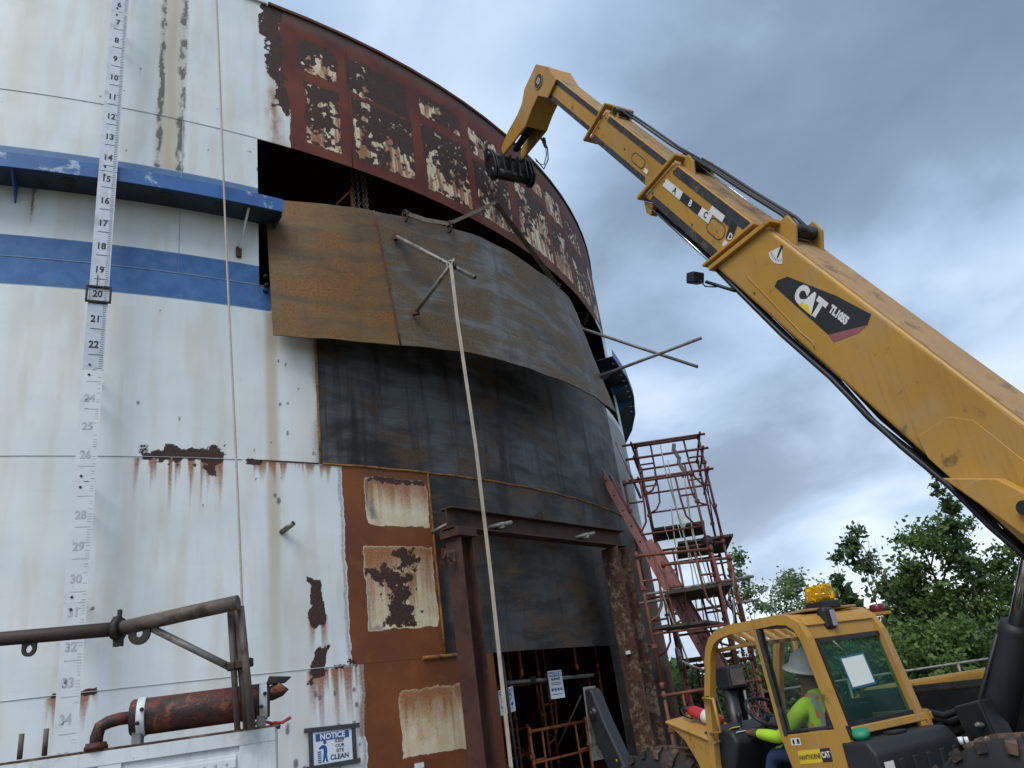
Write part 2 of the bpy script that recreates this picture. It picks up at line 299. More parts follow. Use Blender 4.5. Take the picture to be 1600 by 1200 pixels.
def masks(U, Z):
    z = np.zeros_like(U); rust, stain, prim, pale, blue, grime, tan_, soot = [z.copy() for _ in range(8)]
    nA = fbm(U, Z, 5, 1)-.5; nB = fbm(U, Z, 14, 4)-.5; nC = fbm(U, Z, 2, 7)-.5; nS = fbm(U, Z, 9, 2, 4, 1, .12)
    # --- blue paint bands
    blue = np.maximum(fld(bx(U, Z, -60, 1.86, 6.65, 7.26), .012), .72*fld(bx(U, Z, -60, 1.86, 7.9, 8.43), .012))
    # --- top course, stripped and primed to the right of the door sheet line
    up = Z > Z4
    edge = np.where(Z > 9.9, 2.07, 2.17)+nA*.08+nB*.05
    p5 = np.where(up, fld(U-edge, .012), 0)
    scale5 = bx(U, Z, 1.76, 2.10, 9.85, 11.72)+np.where(U > 1.98, nA*.35+nB*.12, 0)
    scale5 = np.minimum(scale5, U-(1.77+np.clip(11.3-Z, 0, 3)*.16+nA*.25+nB*.15))
    r5 = np.where(up, fld(scale5, .03), 0)
    stain = np.maximum(stain, np.where(up & (Z < 10.9), np.clip(1-np.abs(U-2.0-nA*.2)/.2, 0, 1)*.95*(nS+.25), 0))
    for (a, b, c, d, dens) in PATCH5:
        inb = np.minimum(bx(U, Z, a, b, c, d), 9)+nA*.07+nB*.07
        f = fld(inb, .028)*(up); p5 = p5*(1-f)
        bias = (Z-c)/(d-c)-.45
        q = .55*fbm(U, Z, 4, 5, 4)+.45*fbm(U, Z, 17, 8, 3)+.18*bias; k = .5+(dens-.5)*.75
        rr = fld((k-.5)*.42-(.5-q)*1.25+.035, .16)
        # dark scale inside the patch, flakes of paint left between
        rust = np.maximum(rust, (f > .03)*rr); pale = np.maximum(pale, f)
        dr = np.clip((vn(U, Z*.08, 16, 6)*.6+vn(U, Z*.12, 36, 8)*.4-.36)*4, 0, 1)*np.clip(1.3-(Z-c)/(d-c), .25, 1)
        stain = np.maximum(stain, f*np.clip(dr*1.15+.22*nS, 0, 1))
    rust = np.maximum(rust, r5); prim = np.maximum(prim, p5)
    # --- the two runs of dirt from the top (left of the rope) and the tan ones below
    g1 = np.exp(-((U-.535-nA*.03)/.035)**2)+np.exp(-((U-.775-nA*.04)/.05)**2)*.8
    spk = np.clip((fbm(U, Z, 22, 3, 3, 1, .35)-.38)*4, 0, 1)
    grime = np.maximum(grime, np.where(Z > 8.43, np.clip(g1*(.42+spk*1.1), 0, 1), 0))
    tan_ = np.maximum(tan_, np.where(Z > 8.43, .95*np.clip(1-np.abs(U-.655+nC*.04)/.19, 0, 1)**.5*(.7+.6*nS), 0))
    tan_ = np.maximum(tan_, np.where(Z < 6.64, .8*np.exp(-((U-1.84+nC*.05)/.075)**4)*np.clip((Z-1.0)/3, .25, 1), 0))
    for (c, wd, zt, zb, am) in ((-.72, .05, 7.88, 7.26, .8), (-.70, .09, 6.65, 3.2, .22), (1.16, .16, 6.6, 4.4, .16), (-.98, .18, 11.7, 8.4, .35), (.25, .14, 6.5, 5.3, .25), (-.35, .12, 6.2, 2.6, .12)):
        tan_ = np.maximum(tan_, np.where((Z < zt) & (Z > zb), am*np.exp(-((U-c)/wd)**2)*np.clip((Z-zb)/.8, 0, 1)*(.6+nS*.8), 0))
    grime = np.maximum(grime, np.where((Z < 7.9) & (Z > 7.3), .8*np.exp(-((U+.70+nB*.05)/.022)**2)*np.clip((Z-7.25)/.4, 0, 1), 0))
    tan_ = np.maximum(tan_, np.where(U < 2.7, np.clip(nS*1.2-.56, 0, .22)+np.clip(nC*.6, 0, .14), 0))
    soot = np.maximum(soot, np.where(U < 2.7, np.clip((fbm(U, Z, 3, 9, 5, 1, .5)-.56)*1.6, 0, .30), 0))
    # --- the rusty seam at mid height with its runs
    sm = bx(U, Z, .46, 1.31, 4.672, 4.885)-np.clip(np.abs(U-.98)-.2, 0, 1)*.06+np.where(Z > 4.75, 0, nB*.05)
    sm = np.where((U > 1.13) & (U < 1.24), np.maximum(sm, bx(U, Z, 1.14, 1.23, 4.58, 4.9)), sm)
    rust = np.maximum(rust, fld(sm+nA*.10+nB*.16-.012, .08)*(U < 1.4))
    sm2 = bx(U, Z, 1.55, 1.72, 4.70, 4.765)+nB*.04; rust = np.maximum(rust, fld(sm2, .02)*(U < 1.8)*(Z < 4.9)*.9)
    stain = np.maximum(stain, drips(U, Z, .44, 1.33, 4.74, .62, 2, .36)); stain = np.maximum(stain, drips(U, Z, 1.5, 2.65, 4.75, .34, 5, .42))
    # --- scorched edge beside the new plate
    e3 = (Z > Z2) & (Z < Z3)
    soot = np.maximum(soot, np.where(e3, np.clip(1-(2.42-U)/(.16+nC*.25+.10*np.clip(5.6-Z, 0, 1)), 0, 1)*.85, 0))
    tan_ = np.maximum(tan_, np.where(e3, np.clip(1-(2.42-U)/.5, 0, 1)*.45*(.4+nS), 0))
    # --- second course: primer, cream windows, holes
    lo = Z < Z2
    edge = np.where(Z > Z1, 2.655+nA*.07+nB*.03, 2.78+nA*.08+nB*.03)
    prim = np.maximum(prim, np.where(lo, fld(U-edge, .014), 0))
    soot = np.maximum(soot, np.where(lo, .7*np.exp(-((U-edge+.03)/.035)**2), 0))
    stain = np.maximum(stain, np.where(Z < Z1, np.clip(1-(edge-U)/.16, 0, 1)*.8*(Z > 1.8), 0))
    for i, (a, b, c, d) in enumerate(((2.94, 3.83, 4.05, 4.635), (2.88, 3.83, 2.86, 3.80), (3.19, 4.08, 1.53, 2.20))):
        inb = bx(U, Z, a, b, c, d)+nA*.05+nB*.045; f = fld(inb, .02)*lo; prim = prim*(1-f); pale = np.maximum(pale, f)
        stain = np.maximum(stain*(1-f), f*np.clip(np.clip((Z-c)/(d-c), 0, 1)**1.6*.95-.15+nS*.55+nA*.35+.25*np.clip((vn(U, Z*.06, 30, 3)-.5)*3, 0, 1), 0, 1)*.9)
        soot = np.maximum(soot*(1-f), f*np.clip(1-(inb-.02)/.09, 0, 1)*np.clip(.25+nC*4+nA, 0, .8))
        if i == 0: soot = np.maximum(soot, f*np.clip(1-np.hypot((U-3.02)/.13, (Z-4.22)/.3)+nA, 0, 1)); rust = np.maximum(rust, f*fld(bx(U, Z, 3.0, 3.9, 4.575, 4.7)+nB*.14, .02))
        if i == 1:
            for (uu, zz_, a1, b1) in ((3.42, 3.68, .17, .1), (3.24, 3.42, .22, .17), (3.40, 3.42, .12, .09), (3.30, 2.99, .16, .15), (3.32, 3.22, .08, .16)):
                rust = np.maximum(rust, f*fld((1-np.hypot((U-uu)/a1, (Z-zz_)/b1))*.12+nB*.34+nA*.14, .13))
            stain = np.maximum(stain, f*drips(U, Z, 3.05, 3.62, 3.5, .7, 3, .3))
        if i == 2: soot = np.maximum(soot, f*.6*np.exp(-((np.hypot(U-3.5, (Z-1.78)*1.8)-.16+nA*.1)/.012)**2))
    h1 = bx(U, Z, 2.19, 2.37, 2.96, 3.45)+nA*.14-np.clip(np.abs(U-2.29-(Z-3.2)*-.08)-.05, 0, 1)*.6
    h2 = bx(U, Z, 2.19, 2.39, 2.42, 2.74)+nA*.12-np.clip(np.abs(U-2.22-(Z-2.42)*.42)-.05, 0, 1)*.8
    h3 = bx(U, Z, 2.2, 2.72, 2.498, 2.535)+nB*.05
    for h in (h1, h2, h3): rust = np.maximum(rust, fld(h+nB*.12, .06)*lo*(U < 2.72))
    stain = np.maximum(stain, lo*drips(U, Z, 2.19, 2.4, 3.06, .5, 4, .25)); stain = np.maximum(stain, lo*drips(U, Z, 2.16, 2.74, 2.52, .75, 6, .24))
    rust = np.maximum(rust, lo*fld(bx(U, Z, -.13, .22, 2.50, 2.54)+nB*.06, .02)); stain = np.maximum(stain, lo*drips(U, Z, -.16, .24, 2.52, .35, 7, .3))
    # --- small holes and chips
    rs = np.random.RandomState(11)
    dots = [(1.93, 6.0, .016), (2.02, 5.97, .014), (1.94, 5.45, .018), (2.03, 5.47, .014), (2.02, 5.1, .018), (1.78, 7.5, .02), (1.72, 8.73, .02), (1.60, 8.98, .012), (1.64, 8.98, .012), (.18, 8.6, .012), (1.65, 7.1, .02), (1.66, 6.93, .018), (.45, 5.35, .016), (1.9, 4.3, .025), (1.86, 4.36, .018)]
    dots += [(rs.uniform(-1.2, 2.5), rs.uniform(1.6, 11.4), rs.uniform(.005, .013)) for _ in range(46)] + [(rs.uniform(1.9, 2.7), rs.uniform(1.55, 2.3), rs.uniform(.012, .028)) for _ in range(14)]
    for (a, b, r_) in dots:
        d = np.hypot(U-a, (Z-b)*.6); soot = np.maximum(soot, np.clip(1.6-d/r_, 0, 1)); 
        tan_ = np.maximum(tan_, np.where(Z < b, .35*np.exp(-((U-a)/.012)**2)*np.clip(1-(b-Z)/.25, 0, 1), 0))
    return np.stack([rust, stain, prim, pale], -1), np.stack([blue, grime, tan_, soot], -1)

# --- shell paint material
def shell_mat():
    m, t, b = bsdf('tank_shell_paint')
    A = t.node('ShaderNodeAttribute', attribute_name='m1'); B = t.node('ShaderNodeAttribute', attribute_name='m2')
    sa = t.node('ShaderNodeSeparateColor'); t.l.new(A.outputs['Color'], sa.inputs[0]); sb = t.node('ShaderNodeSeparateColor'); t.l.new(B.outputs['Color'], sb.inputs[0])
    uv = t.node('ShaderNodeUVMap', uv_map='uv').outputs[0]
    nf = t.noise(uv, 38, 4, .7); nm = t.noise(uv, 6, 4, .6); nl = t.noise(uv, 1.2, 2, .5); ns = t.noise(t.mapping(uv, (7, .5, 1)), 2., 3, .6); nh = t.noise(t.mapping(uv, (.7, 9, 1)), 2., 3, .6)
    def edge(f, amp=.5, w=.08): return t.mapr(t.math('ADD', f, t.math('MULTIPLY', t.math('SUBTRACT', nf, .5), amp)), .5-w, .5+w)
    c = t.mix(t.mapr(nl, .3, .7), (.62, .675, .69), (.70, .735, .74)); c = t.mix(t.mapr(ns, .45, .8, 0, .22), c, (.57, .58, .52)); c = t.mix(t.mapr(nh, .55, .8, 0, .18), c, (.48, .55, .60))
    c = t.mix(t.mapr(nf, .62, .8, 0, .25), c, (.45, .47, .46))
    c = t.mix(t.math('MULTIPLY', sb.outputs[2], .8), c, (.43, .33, .17))
    bl = t.mix(t.mapr(nm, .3, .72), (.03, .11, .30), (.065, .165, .36)); bl = t.mix(t.mapr(nf, .58, .72, 0, .5), bl, (.15, .25, .40)); bl = t.mix(t.mapr(ns, .55, .75, 0, .4), bl, (.10, .18, .30))
    fullb = t.mapr(sb.outputs[0], .45, .9, 0, 1); c = t.mix(t.mapr(sb.outputs[0], .3, .6), c, t.mix(fullb, (.17, .25, .34), bl))
    gk = t.math('MULTIPLY', t.mapr(t.math('ADD', sb.outputs[1], t.math('MULTIPLY', t.math('SUBTRACT', t.noise(t.mapping(uv, (1, .35, 1)), 90, 3, .7), .5), 1.5)), .2, .85), t.mapr(sb.outputs[1], .04, .3)); c = t.mix(t.math('MULTIPLY', gk, .85), c, (.06, .055, .045))
    cream = t.mix(t.mapr(nm, .3, .7), (.60, .47, .27), (.66, .60, .45)); cream = t.mix(t.mapr(nf, .6, .75, 0, .5), cream, (.36, .24, .12))
    c = t.mix(edge(A.outputs['Alpha'], .3), c, cream)
    oc = t.mix(t.mapr(nf, .35, .65), (.33, .105, .018), (.20, .062, .018)); c = t.mix(t.math('MULTIPLY', t.mapr(t.math('ADD', sa.outputs[1], t.math('MULTIPLY', t.math('SUBTRACT', nf, .5), .4)), .1, 1.0), .92), c, oc)
    c = t.mix(t.math('MULTIPLY', t.mapr(t.math('ADD', B.outputs['Alpha'], t.math('MULTIPLY', t.math('SUBTRACT', nf, .5), .5)), .25, 1.), .9), c, (.10, .105, .11))
    sz = t.node('ShaderNodeSeparateXYZ'); t.l.new(uv, sz.inputs[0]); hi = t.mapr(sz.outputs[1], 8.5, 9.2)
    plo = t.mix(t.mapr(nl, .3, .7), (.195, .060, .017), (.135, .042, .015)); plo = t.mix(t.mapr(nm, .5, .75, 0, .5), plo, (.24, .092, .028)); phi = t.mix(t.mapr(nl, .35, .65), (.098, .019, .013), (.15, .036, .016)); phi = t.mix(t.mapr(t.noise(uv, 2.6, 5, .6), .52, .74, 0, .5), phi, (.055, .026, .021))
    phi = t.mix(t.mapr(t.math('ADD', sz.outputs[1], t.math('MULTIPLY', nm, .3)), 11.55, 11.85, 0, .75), phi, (.10, .08, .07))
    pc = t.mix(hi, plo, phi); pc = t.mix(t.mapr(nf, .55, .8, 0, .35), pc, (.05, .02, .014)); pk = edge(sa.outputs[2], .3); c = t.mix(pk, c, pc)
    nr2 = t.noise(uv, 15, 4, .68); rk = t.mapr(t.math('ADD', t.math('ADD', sa.outputs[0], t.math('MULTIPLY', t.math('SUBTRACT', nf, .5), .55)), t.math('MULTIPLY', t.math('SUBTRACT', nr2, .5), .95)), .45, .55); rc = t.mix(t.mapr(nf, .35, .65), (.030, .016, .014), (.070, .032, .022)); rc = t.mix(t.mapr(nm, .5, .75, 0, .6), rc, (.085, .034, .018)); c = t.mix(rk, c, rc)
    # bright lifted flake edges around the scale
    re = t.math('MULTIPLY', t.mapr(t.math('ABSOLUTE', t.math('SUBTRACT', t.math('ADD', sa.outputs[0], t.math('MULTIPLY', t.math('SUBTRACT', nf, .5), .55)), .40)), .0, .05, 1, 0), .22); c = t.mix(t.math('MULTIPLY', re, A.outputs['Alpha']), c, (.66, .60, .48))
    t.put(b.inputs['Base Color'], c)
    ro = t.mapr(nm, .2, .8, .42, .62); ro = t.math('MAXIMUM', ro, t.math('MULTIPLY', t.math('MAXIMUM', rk, pk), .72)); t.put(b.inputs['Roughness'], ro); b.inputs['Specular IOR Level'].default_value = .35
    h = t.math('ADD', t.math('MULTIPLY', nf, .25), t.math('MULTIPLY', rk, -.9)); h = t.math('ADD', h, t.math('MULTIPLY', t.math('MULTIPLY', rk, nf), 1.2)); h = t.math('ADD', h, t.math('MULTIPLY', pk, -.3)); h = t.math('ADD', h, t.math('MULTIPLY', nl, 2.2))
    bp = t.node('ShaderNodeBump'); bp.inputs['Strength'].default_value = .35; bp.inputs['Distance'].default_value = .012; t.put(bp.inputs['Height'], h); t.l.new(bp.outputs[0], b.inputs['Normal'])
    return m
M['shell'] = shell_mat()
def mill_mat(name, dark, light, rustc, ramt, seed=0, vstr=.7):
    m, t, b = bsdf(name); uv = t.mapping(t.node('ShaderNodeUVMap', uv_map='uv').outputs[0], loc=(seed, seed*.7, 0))
    a = t.noise(t.mapping(uv, (.8, 3.2, 1)), 1.6, 6, .6, .5); h = t.noise(t.mapping(uv, (.9, 44, 1)), 1.5, 4, .6, .05); v = t.noise(t.mapping(uv, (3.2, .22, 1)), 1.4, 5, .6); f = t.noise(uv, 34, 7, .7); l = t.noise(uv, .8, 5, .55)
    c = t.mix(t.mapr(t.math('ADD', t.math('MULTIPLY', a, .45), t.math('MULTIPLY', l, .55)), .40, .60), dark, light)
    c = t.mix(t.mapr(h, .52, .7, 0, .55), c, tuple(x*.5 for x in dark)); c = t.mix(t.mapr(v, .50, .66, 0, vstr), c, tuple(x*.45 for x in dark))
    k = t.math('ADD', t.math('MULTIPLY', t.noise(t.mapping(uv, (1.0, 2.2, 1), (5, 2, 0)), 1.5, 6, .62, .5), .6), t.math('MULTIPLY', t.noise(uv, 1.1, 4, .5), .4)); k = t.math('ADD', k, t.math('MULTIPLY', t.math('SUBTRACT', h, .5), .35))
    c = t.mix(t.mapr(k, .62-ramt, .78-ramt), c, t.mix(t.mapr(f, .35, .65), rustc, tuple(x*.6 for x in rustc)))
    c = t.mix(t.mapr(f, .66, .78, 0, .35), c, tuple(min(x*2.2, .5) for x in light))
    sx = t.noise(t.mapping(uv, (9, 1.3, 1)), 1.5, 3, .5, .8); c = t.mix(t.mapr(sx, .74, .78, 0, .22), c, (.24, .24, .23))
    t.put(b.inputs['Base Color'], c); t.put(b.inputs['Roughness'], t.mapr(f, .2, .8, .48, .75)); b.inputs['Metallic'].default_value = .15; b.inputs['Specular IOR Level'].default_value = .4
    bp = t.node('ShaderNodeBump'); bp.inputs['Strength'].default_value = .2; bp.inputs['Distance'].default_value = .008; t.put(bp.inputs['Height'], t.math('ADD', f, t.math('MULTIPLY', l, 2.5))); t.l.new(bp.outputs[0], b.inputs['Normal'])
    return m
M['mill'] = mill_mat('dark_mill_steel', (.017, .0155, .015), (.088, .094, .102), (.090, .050, .024), .13, 0, .85)
M['mill2'] = mill_mat('dark_mill_steel_rusting', (.018, .0165, .015), (.064, .066, .067), (.105, .054, .022), .14, 4, .8)
M['hangbrown'] = mill_mat('brown_scale_plate', (.075, .050, .024), (.150, .092, .032), (.19, .080, .017), .17, 8, .25)
M['hanggrey'] = mill_mat('grey_scale_plate', (.056, .047, .038), (.150, .158, .162), (.125, .078, .034), .212, 13, .4)

def grid_obj(name, pos, us, zs, mat, parent, mask=False, thick=.02, inward=None):
    nu, nz = len(us), len(zs); U, Zg = np.meshgrid(us, zs, indexing='ij'); P_ = pos(U, Zg)
    v = P_.reshape(-1, 3); idx = np.arange(nu*nz).reshape(nu, nz)
    q = np.stack([idx[:-1, :-1], idx[1:, :-1], idx[1:, 1:], idx[:-1, 1:]], -1).reshape(-1, 4)
    loop = np.concatenate([idx[:, 0], idx[-1, 1:], idx[-2::-1, -1], idx[0, -2:0:-1]])
    inn = inward(U, Zg).reshape(-1, 3)[loop]; v2 = np.concatenate([v[loop], v[loop]+inn*thick]); n0 = len(v); k = len(loop)
    a = n0+np.arange(k); b_ = np.roll(a, -1); c_ = b_+k; d_ = a+k
    q = np.concatenate([q, np.stack([b_, a, d_, c_], -1)]); v = np.concatenate([v, v2]); uvv = np.concatenate([np.stack([U, Zg], -1).reshape(-1, 2), np.stack([U, Zg], -1).reshape(-1, 2)[loop], np.stack([U, Zg], -1).reshape(-1, 2)[loop]])
    me = bpy.data.meshes.new(name); me.vertices.add(len(v)); me.vertices.foreach_set('co', v.ravel()); me.loops.add(q.size); me.loops.foreach_set('vertex_index', q.ravel().astype(np.int32))
    me.polygons.add(len(q)); me.polygons.foreach_set('loop_start', np.arange(0, q.size, 4, dtype=np.int32)); me.update(calc_edges=True)
    sm = np.ones(len(q), bool); sm[-k:] = False; me.polygons.foreach_set('use_smooth', sm)
    ul = me.uv_layers.new(name='uv'); ul.data.foreach_set('uv', uvv[q.ravel()].astype(np.float32).ravel())
    if mask:
        m1, m2 = masks(U, Zg)
        for nm, mm in (('m1', m1), ('m2', m2)):
            at = me.color_attributes.new(nm, 'FLOAT_COLOR', 'POINT'); d = mm.reshape(-1, 4); d = np.concatenate([d, d[loop], d[loop]]); at.data.foreach_set('color', d.astype(np.float32).ravel())
    me.materials.append(mat); o = bpy.data.objects.new(name, me); COL.objects.link(o); o.parent = parent; return o
def plate(ua, ub, za, zb, mat, step, mask=False, dr=0., name='shell_plate', g=.0018):
    us = np.linspace(ua+g, ub-g, max(int((ub-ua)/step), 3)); zs = np.linspace(za+g*.7, zb-g*.7, max(int((zb-za)/step), 3))
    def pos(U, Z): th = TH0+U/R; return np.stack([(R+dr)*np.cos(th), (R+dr)*np.sin(th), Z], -1)
    def inw(U, Z): th = TH0+U/R; return np.stack([-np.cos(th), -np.sin(th), 0*Z], -1)
    return grid_obj(name, pos, us, zs, mat, tank, mask, .018, inw)
CIRC = 2*PI*R; FN = .021
def ring(za, zb, fine, coarse_from, coarse_to):
    for a, b, mt, st, mk in fine: plate(a, b, za, zb, mt, st, mk)
    n = max(1, round((coarse_to-coarse_from)/7.32)); L = (coarse_to-coarse_from)/n
    for i in range(n): plate(coarse_from+i*L, coarse_from+(i+1)*L, za, zb, M['shell'], .16, True, g=0.)
ring(Z4, Z5, [(-4.2, 3.09, M['shell'], FN, True), (3.09, 10.41, M['shell'], FN, True)], 10.41, CIRC-4.2)
ring(Z3, Z4, [(-6.5, .80, M['shell'], FN, True), (.80, 1.72, M['shell'], FN, True)], 11.1, CIRC-6.5)
ring(Z2, Z3, [(-4.9, 2.40, M['shell'], FN, True), (2.40, 9.6, M['mill'], .06, False)], 9.6, CIRC-4.9)
ring(Z1, Z2, [(-3.4, 3.87, M['shell'], FN, True), (3.87, 10.4, M['mill2'], .06, False)], 10.4, CIRC-3.4)
ring(Z0, Z1, [(-2.7, 4.637, M['shell'], FN, True), (7.485, 10.5, M['mill2'], .06, False)], 10.5, CIRC-2.7)
# roof, curb angle, ring wall, tank floor
nseg = 96
mb = MB(); rr = [Vector(((R-.03)*math.cos(2*PI*i/nseg), (R-.03)*math.sin(2*PI*i/nseg), Z5-.03)) for i in range(nseg)]
mb.add(rr+[Vector((0, 0, Z5+.75))], [(i, (i+1) % nseg, nseg) for i in range(nseg)]); mb.build('roof', M['rust'], tank)
def ring_box(name, ua, ub, d0, d1, za, zb, mat, n, parent=None, bevel=0):
    mb = MB(); rows = []
    for i in range(n+1):
        u = ua+(ub-ua)*i/n; rows.append([cyl(u, za, d0), cyl(u, za, d1), cyl(u, zb, d1), cyl(u, zb, d0)])
    vs = [q for r_ in rows for q in r_]; fs = []
    for i in range(n):
        for j in range(4): fs.append((i*4+j, i*4+(j+1) % 4, i*4+4+(j+1) % 4, i*4+4+j))
    fs += [(0, 3, 2, 1), (n*4, n*4+1, n*4+2, n*4+3)]
    return mb.add(vs, fs, False).build(name, mat, parent or tank, bevel)
ring_box('curb_angle', 1.9, CIRC-6, -.03, .035, Z5-.02, Z5+.03, M['rust'], 120); ring_box('curb_angle', -6, 1.88, -.03, .035, Z5-.02, Z5+.03, M['white'], 24)
ring_box('ring_wall', 0, CIRC-.001, -.35, .28, 0, Z0-.002, M['concrete'], 96)
mb = MB(); mb.add([Vector(((R-.04)*math.cos(2*PI*i/nseg), (R-.04)*math.sin(2*PI*i/nseg), Z0+.01)) for i in range(nseg)], [tuple(range(nseg))]); mb.build('tank_floor', M['rust'], tank)
# wind girder: shelf, outer lip, gussets; left of the cut and again beyond it
def girder(ua, ub, n):
    e = empty('wind_girder'); e.parent = tank
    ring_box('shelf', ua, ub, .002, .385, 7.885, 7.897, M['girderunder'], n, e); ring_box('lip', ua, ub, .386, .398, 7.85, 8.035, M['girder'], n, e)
    return e
ga = girder(-14, 1.90, 40); gb = girder(9.35, 26, 14)
ring_box('end_plate', 1.882, 1.896, .002, .384, 7.80, 8.03, M['girderunder'], 1, ga)
for uu in (.62, 1.22, 1.55, -.35):                       # drain openings with rims in the shelf
    o = cyl(uu, 7.882, .2); MB().lathe([(.085, 0), (.085, .006)], o-Vector((0, 0, .003)), (0, 0, 1), 18).build('drain_cover', M['blacksteel'], ga)
for i, uu in enumerate((-.86, 9.9, 10.9, 12.0)):
    e = ga if uu < 5 else gb
    MB().prism([(.0, 0), (.37, 0), (.0, -.22)], lambda a, b: cyl(uu-.008, 7.884+b, a+.004), lambda a, b: cyl(uu+.008, 7.884+b, a+.004)).build('gusset', M['girder'], e)
for uu in np.arange(9.7, 12.8, .34):                     # lightening holes: white plugs added to imitate bright sky showing through the shelf
    MB().lathe([(.03, 0), (.03, .02)], cyl(float(uu), 7.878, .30), (0, 0, 1), 10).build('bolt_or_sky_plug', M['whiteclean'], gb)
# strut under the girder end
MB().bar(cyl(1.52, 7.87, .30), cyl(1.48, 7.45, .03), .045, .02, tan(1.5)).build('girder_strut', M['white'], tank)
MB().box(cyl(1.475, 7.40, .015), (.05, .05, .14)).build('strut_foot', M['rust'], tank)
# weld seams (rust coloured beads around the new plates)
def bead(pts, r, mat, name='weld_seam', n=6):
    MB().tube([cyl(u, z, .004) for u, z in pts], r, n).build(name, mat, tank)
L_ = lambda a, b, n: [a+(b-a)*i/n for i in range(n+1)]
bead([(u, Z2+.004*math.sin(u*9)) for u in L_(2.42, 10.3, 60)], .014, M['weld']); bead([(2.40, z) for z in L_(Z2, Z3, 6)], .016, M['weld'])
bead([(3.875, z) for z in L_(Z1+.03, Z2, 6)], .015, M['weld']); bead([(u, Z1+.004) for u in L_(3.55, 4.12, 6)], .024, M['weld']); bead([(u, Z1) for u in L_(7.75, 10.4, 14)], .016, M['weld'])
bead([(1.6+.0*u, Z2) if False else (u, Z2) for u in L_(1.70, 2.38, 6)], .008, M['rust'])
bead([(3.09, z) for z in L_(Z4+.02, Z5, 6)], .007, M['rust'])
for ua, ub, z in ((-4, 1.7, Z4), (-4, 1.8, Z3), (-4, 1.5, Z2), (-2.6, 2.7, Z1)): bead([(u, z) for u in L_(ua, ub, 26)], .0035, M['seamgrey'], 'weld_seam')
bead([(.80, z) for z in L_(Z3, Z4, 4)], .003, M['seamgrey'])
# pipe stubs and lugs welded to the shell
for (u, z, ln, r_, dx) in ((1.92, 3.95, .16, .03, .08), (3.86, 3.99, .2, .022, .1)):
    a = cyl(u, z, 0); b = a+rad(u)*ln+tan(u)*dx+Vector((0, 0, .06)); MB().tube([a, b], r_, 12).build('pipe_stub', M['galv'], tank); MB().tube([b-(b-a)*.02, b+(b-a)*.004], r_*.75, 12).build('pipe_bore', M['ink'], tank)
for (u, z) in ((5.98, 4.33), (3.98, 3.72)):
    MB().prism([(0, -.06), (.05, -.06), (.09, -.02), (.09, .03), (.05, .07), (0, .07)], lambda a, b: cyl(u-.01, z+b, a), lambda a, b: cyl(u+.01, z+b, a)).build('lifting_lug', M['beampaint'], tank)
for (u, z) in ((1.79, 7.12), (1.80, 7.0), (1.79, 6.92)): MB().lathe([(.03, 0), (.03, .03), (.016, .06)], cyl(u, z, -.01), rad(u), 8).build('bolt_or_sky_plug', M['iron'], tank)
# ================================================================ gauge board
def surf(u, d, z): return frame(cyl(u, z, d, True), tan(u), (0, 0, 1))
UG, DG = .028, .44
gz = lambda n: 10.145-(n-7)*.291
gb_ = empty('gauge_board', cyl(UG, 0, DG, True)); tag(gb_, 'tall narrow level gauge board with foot numbers standing before the white tank wall', 'gauge board')
gl = gb_.location.copy()
cuts = [1.2, 6.4, 14.63, 22.95, 26.9, 30.72, 36.2]
def gpt(u, d, z): return cyl(u, z, d, True)-gl
for i in range(len(cuts)-1):
    za, zb = gz(cuts[i+1])+.004, gz(cuts[i])-.004; pale = i >= 3
    mb = MB(); c0 = UG; hw = .088
    mb.prism([(-hw, 0), (hw, 0), (hw, -.02), (hw-.006, -.02), (hw-.006, -.004), (-hw+.006, -.004), (-hw+.006, -.02), (-hw, -.02)], lambda a, b: gpt(c0+a, DG+b, za), lambda a, b: gpt(c0+a, DG+b, zb))
    seg = mb.build('board_section', M['boardpale' if pale else 'board'], gb_)
    mb = MB(); ink = M['inkfade' if pale else 'ink']
    mt = MB()
    for n in range(int(cuts[i])-1, int(cuts[i+1])+2):
        for k in range(12):
            z = gz(n+.38+k/12); 
            if not (za+.015 < z < zb-.015): continue
            if pale and random.random() < .35: continue
            ln = .125 if k == 0 else (.05 if k == 6 else .03)
            mt.prism([(hw-.012-ln, -.0022), (hw-.012, -.0022), (hw-.012, .0022), (hw-.012-ln, .0022)], lambda a, b: gpt(c0+a, DG+.0015, z+b*(1.6 if k == 0 else 1)), lambda a, b: gpt(c0+a, DG+.0005, z+b*(1.6 if k == 0 else 1)))
        zn = gz(n)
        if za+.06 < zn < zb-.05 and n >= 1:
            text(str(n), .108, frame(gpt(c0-.01, DG+.0016, zn), tan(c0), (0, 0, 1)), ink, seg, 'foot_number', .003, .0004, .85)
    if mt.v: mt.build('tick_marks', ink, seg, kind='stuff')
    for zz_ in (zb-.05, za+.05):
        MB().lathe([(.012, 0), (.012, .006)], gpt(c0-.03, DG, zz_), rad(c0), 8).build('bolt_or_sky_plug', M['iron'], seg)
    for zz_ in (za+.12, zb-.12):
        mb = MB(); mb.bar(gpt(c0, DG-.004, zz_), gpt(c0, .0, zz_), .04, .02); mb.build('standoff', M['iron'], gb_)
mb = MB()
for zz_ in (gz(19.72), gz(20.32)): mb.bar(gpt(UG-.11, DG+.012, zz_), gpt(UG+.11, DG+.012, zz_), .02, .022)
for uu in (-.105, .105): mb.bar(gpt(UG+uu, DG+.012, gz(19.7)), gpt(UG+uu, DG+.012, gz(20.35)), .022, .03, rad(UG))
mb.build('level_pointer', M['iron'], gb_, .004)
MB().tube([gpt(UG-.02, DG+.006, gz(19.8)), gpt(UG-.02, DG+.006, gz(19.2))], .004, 5).build('pointer_wire', M['iron'], gb_)

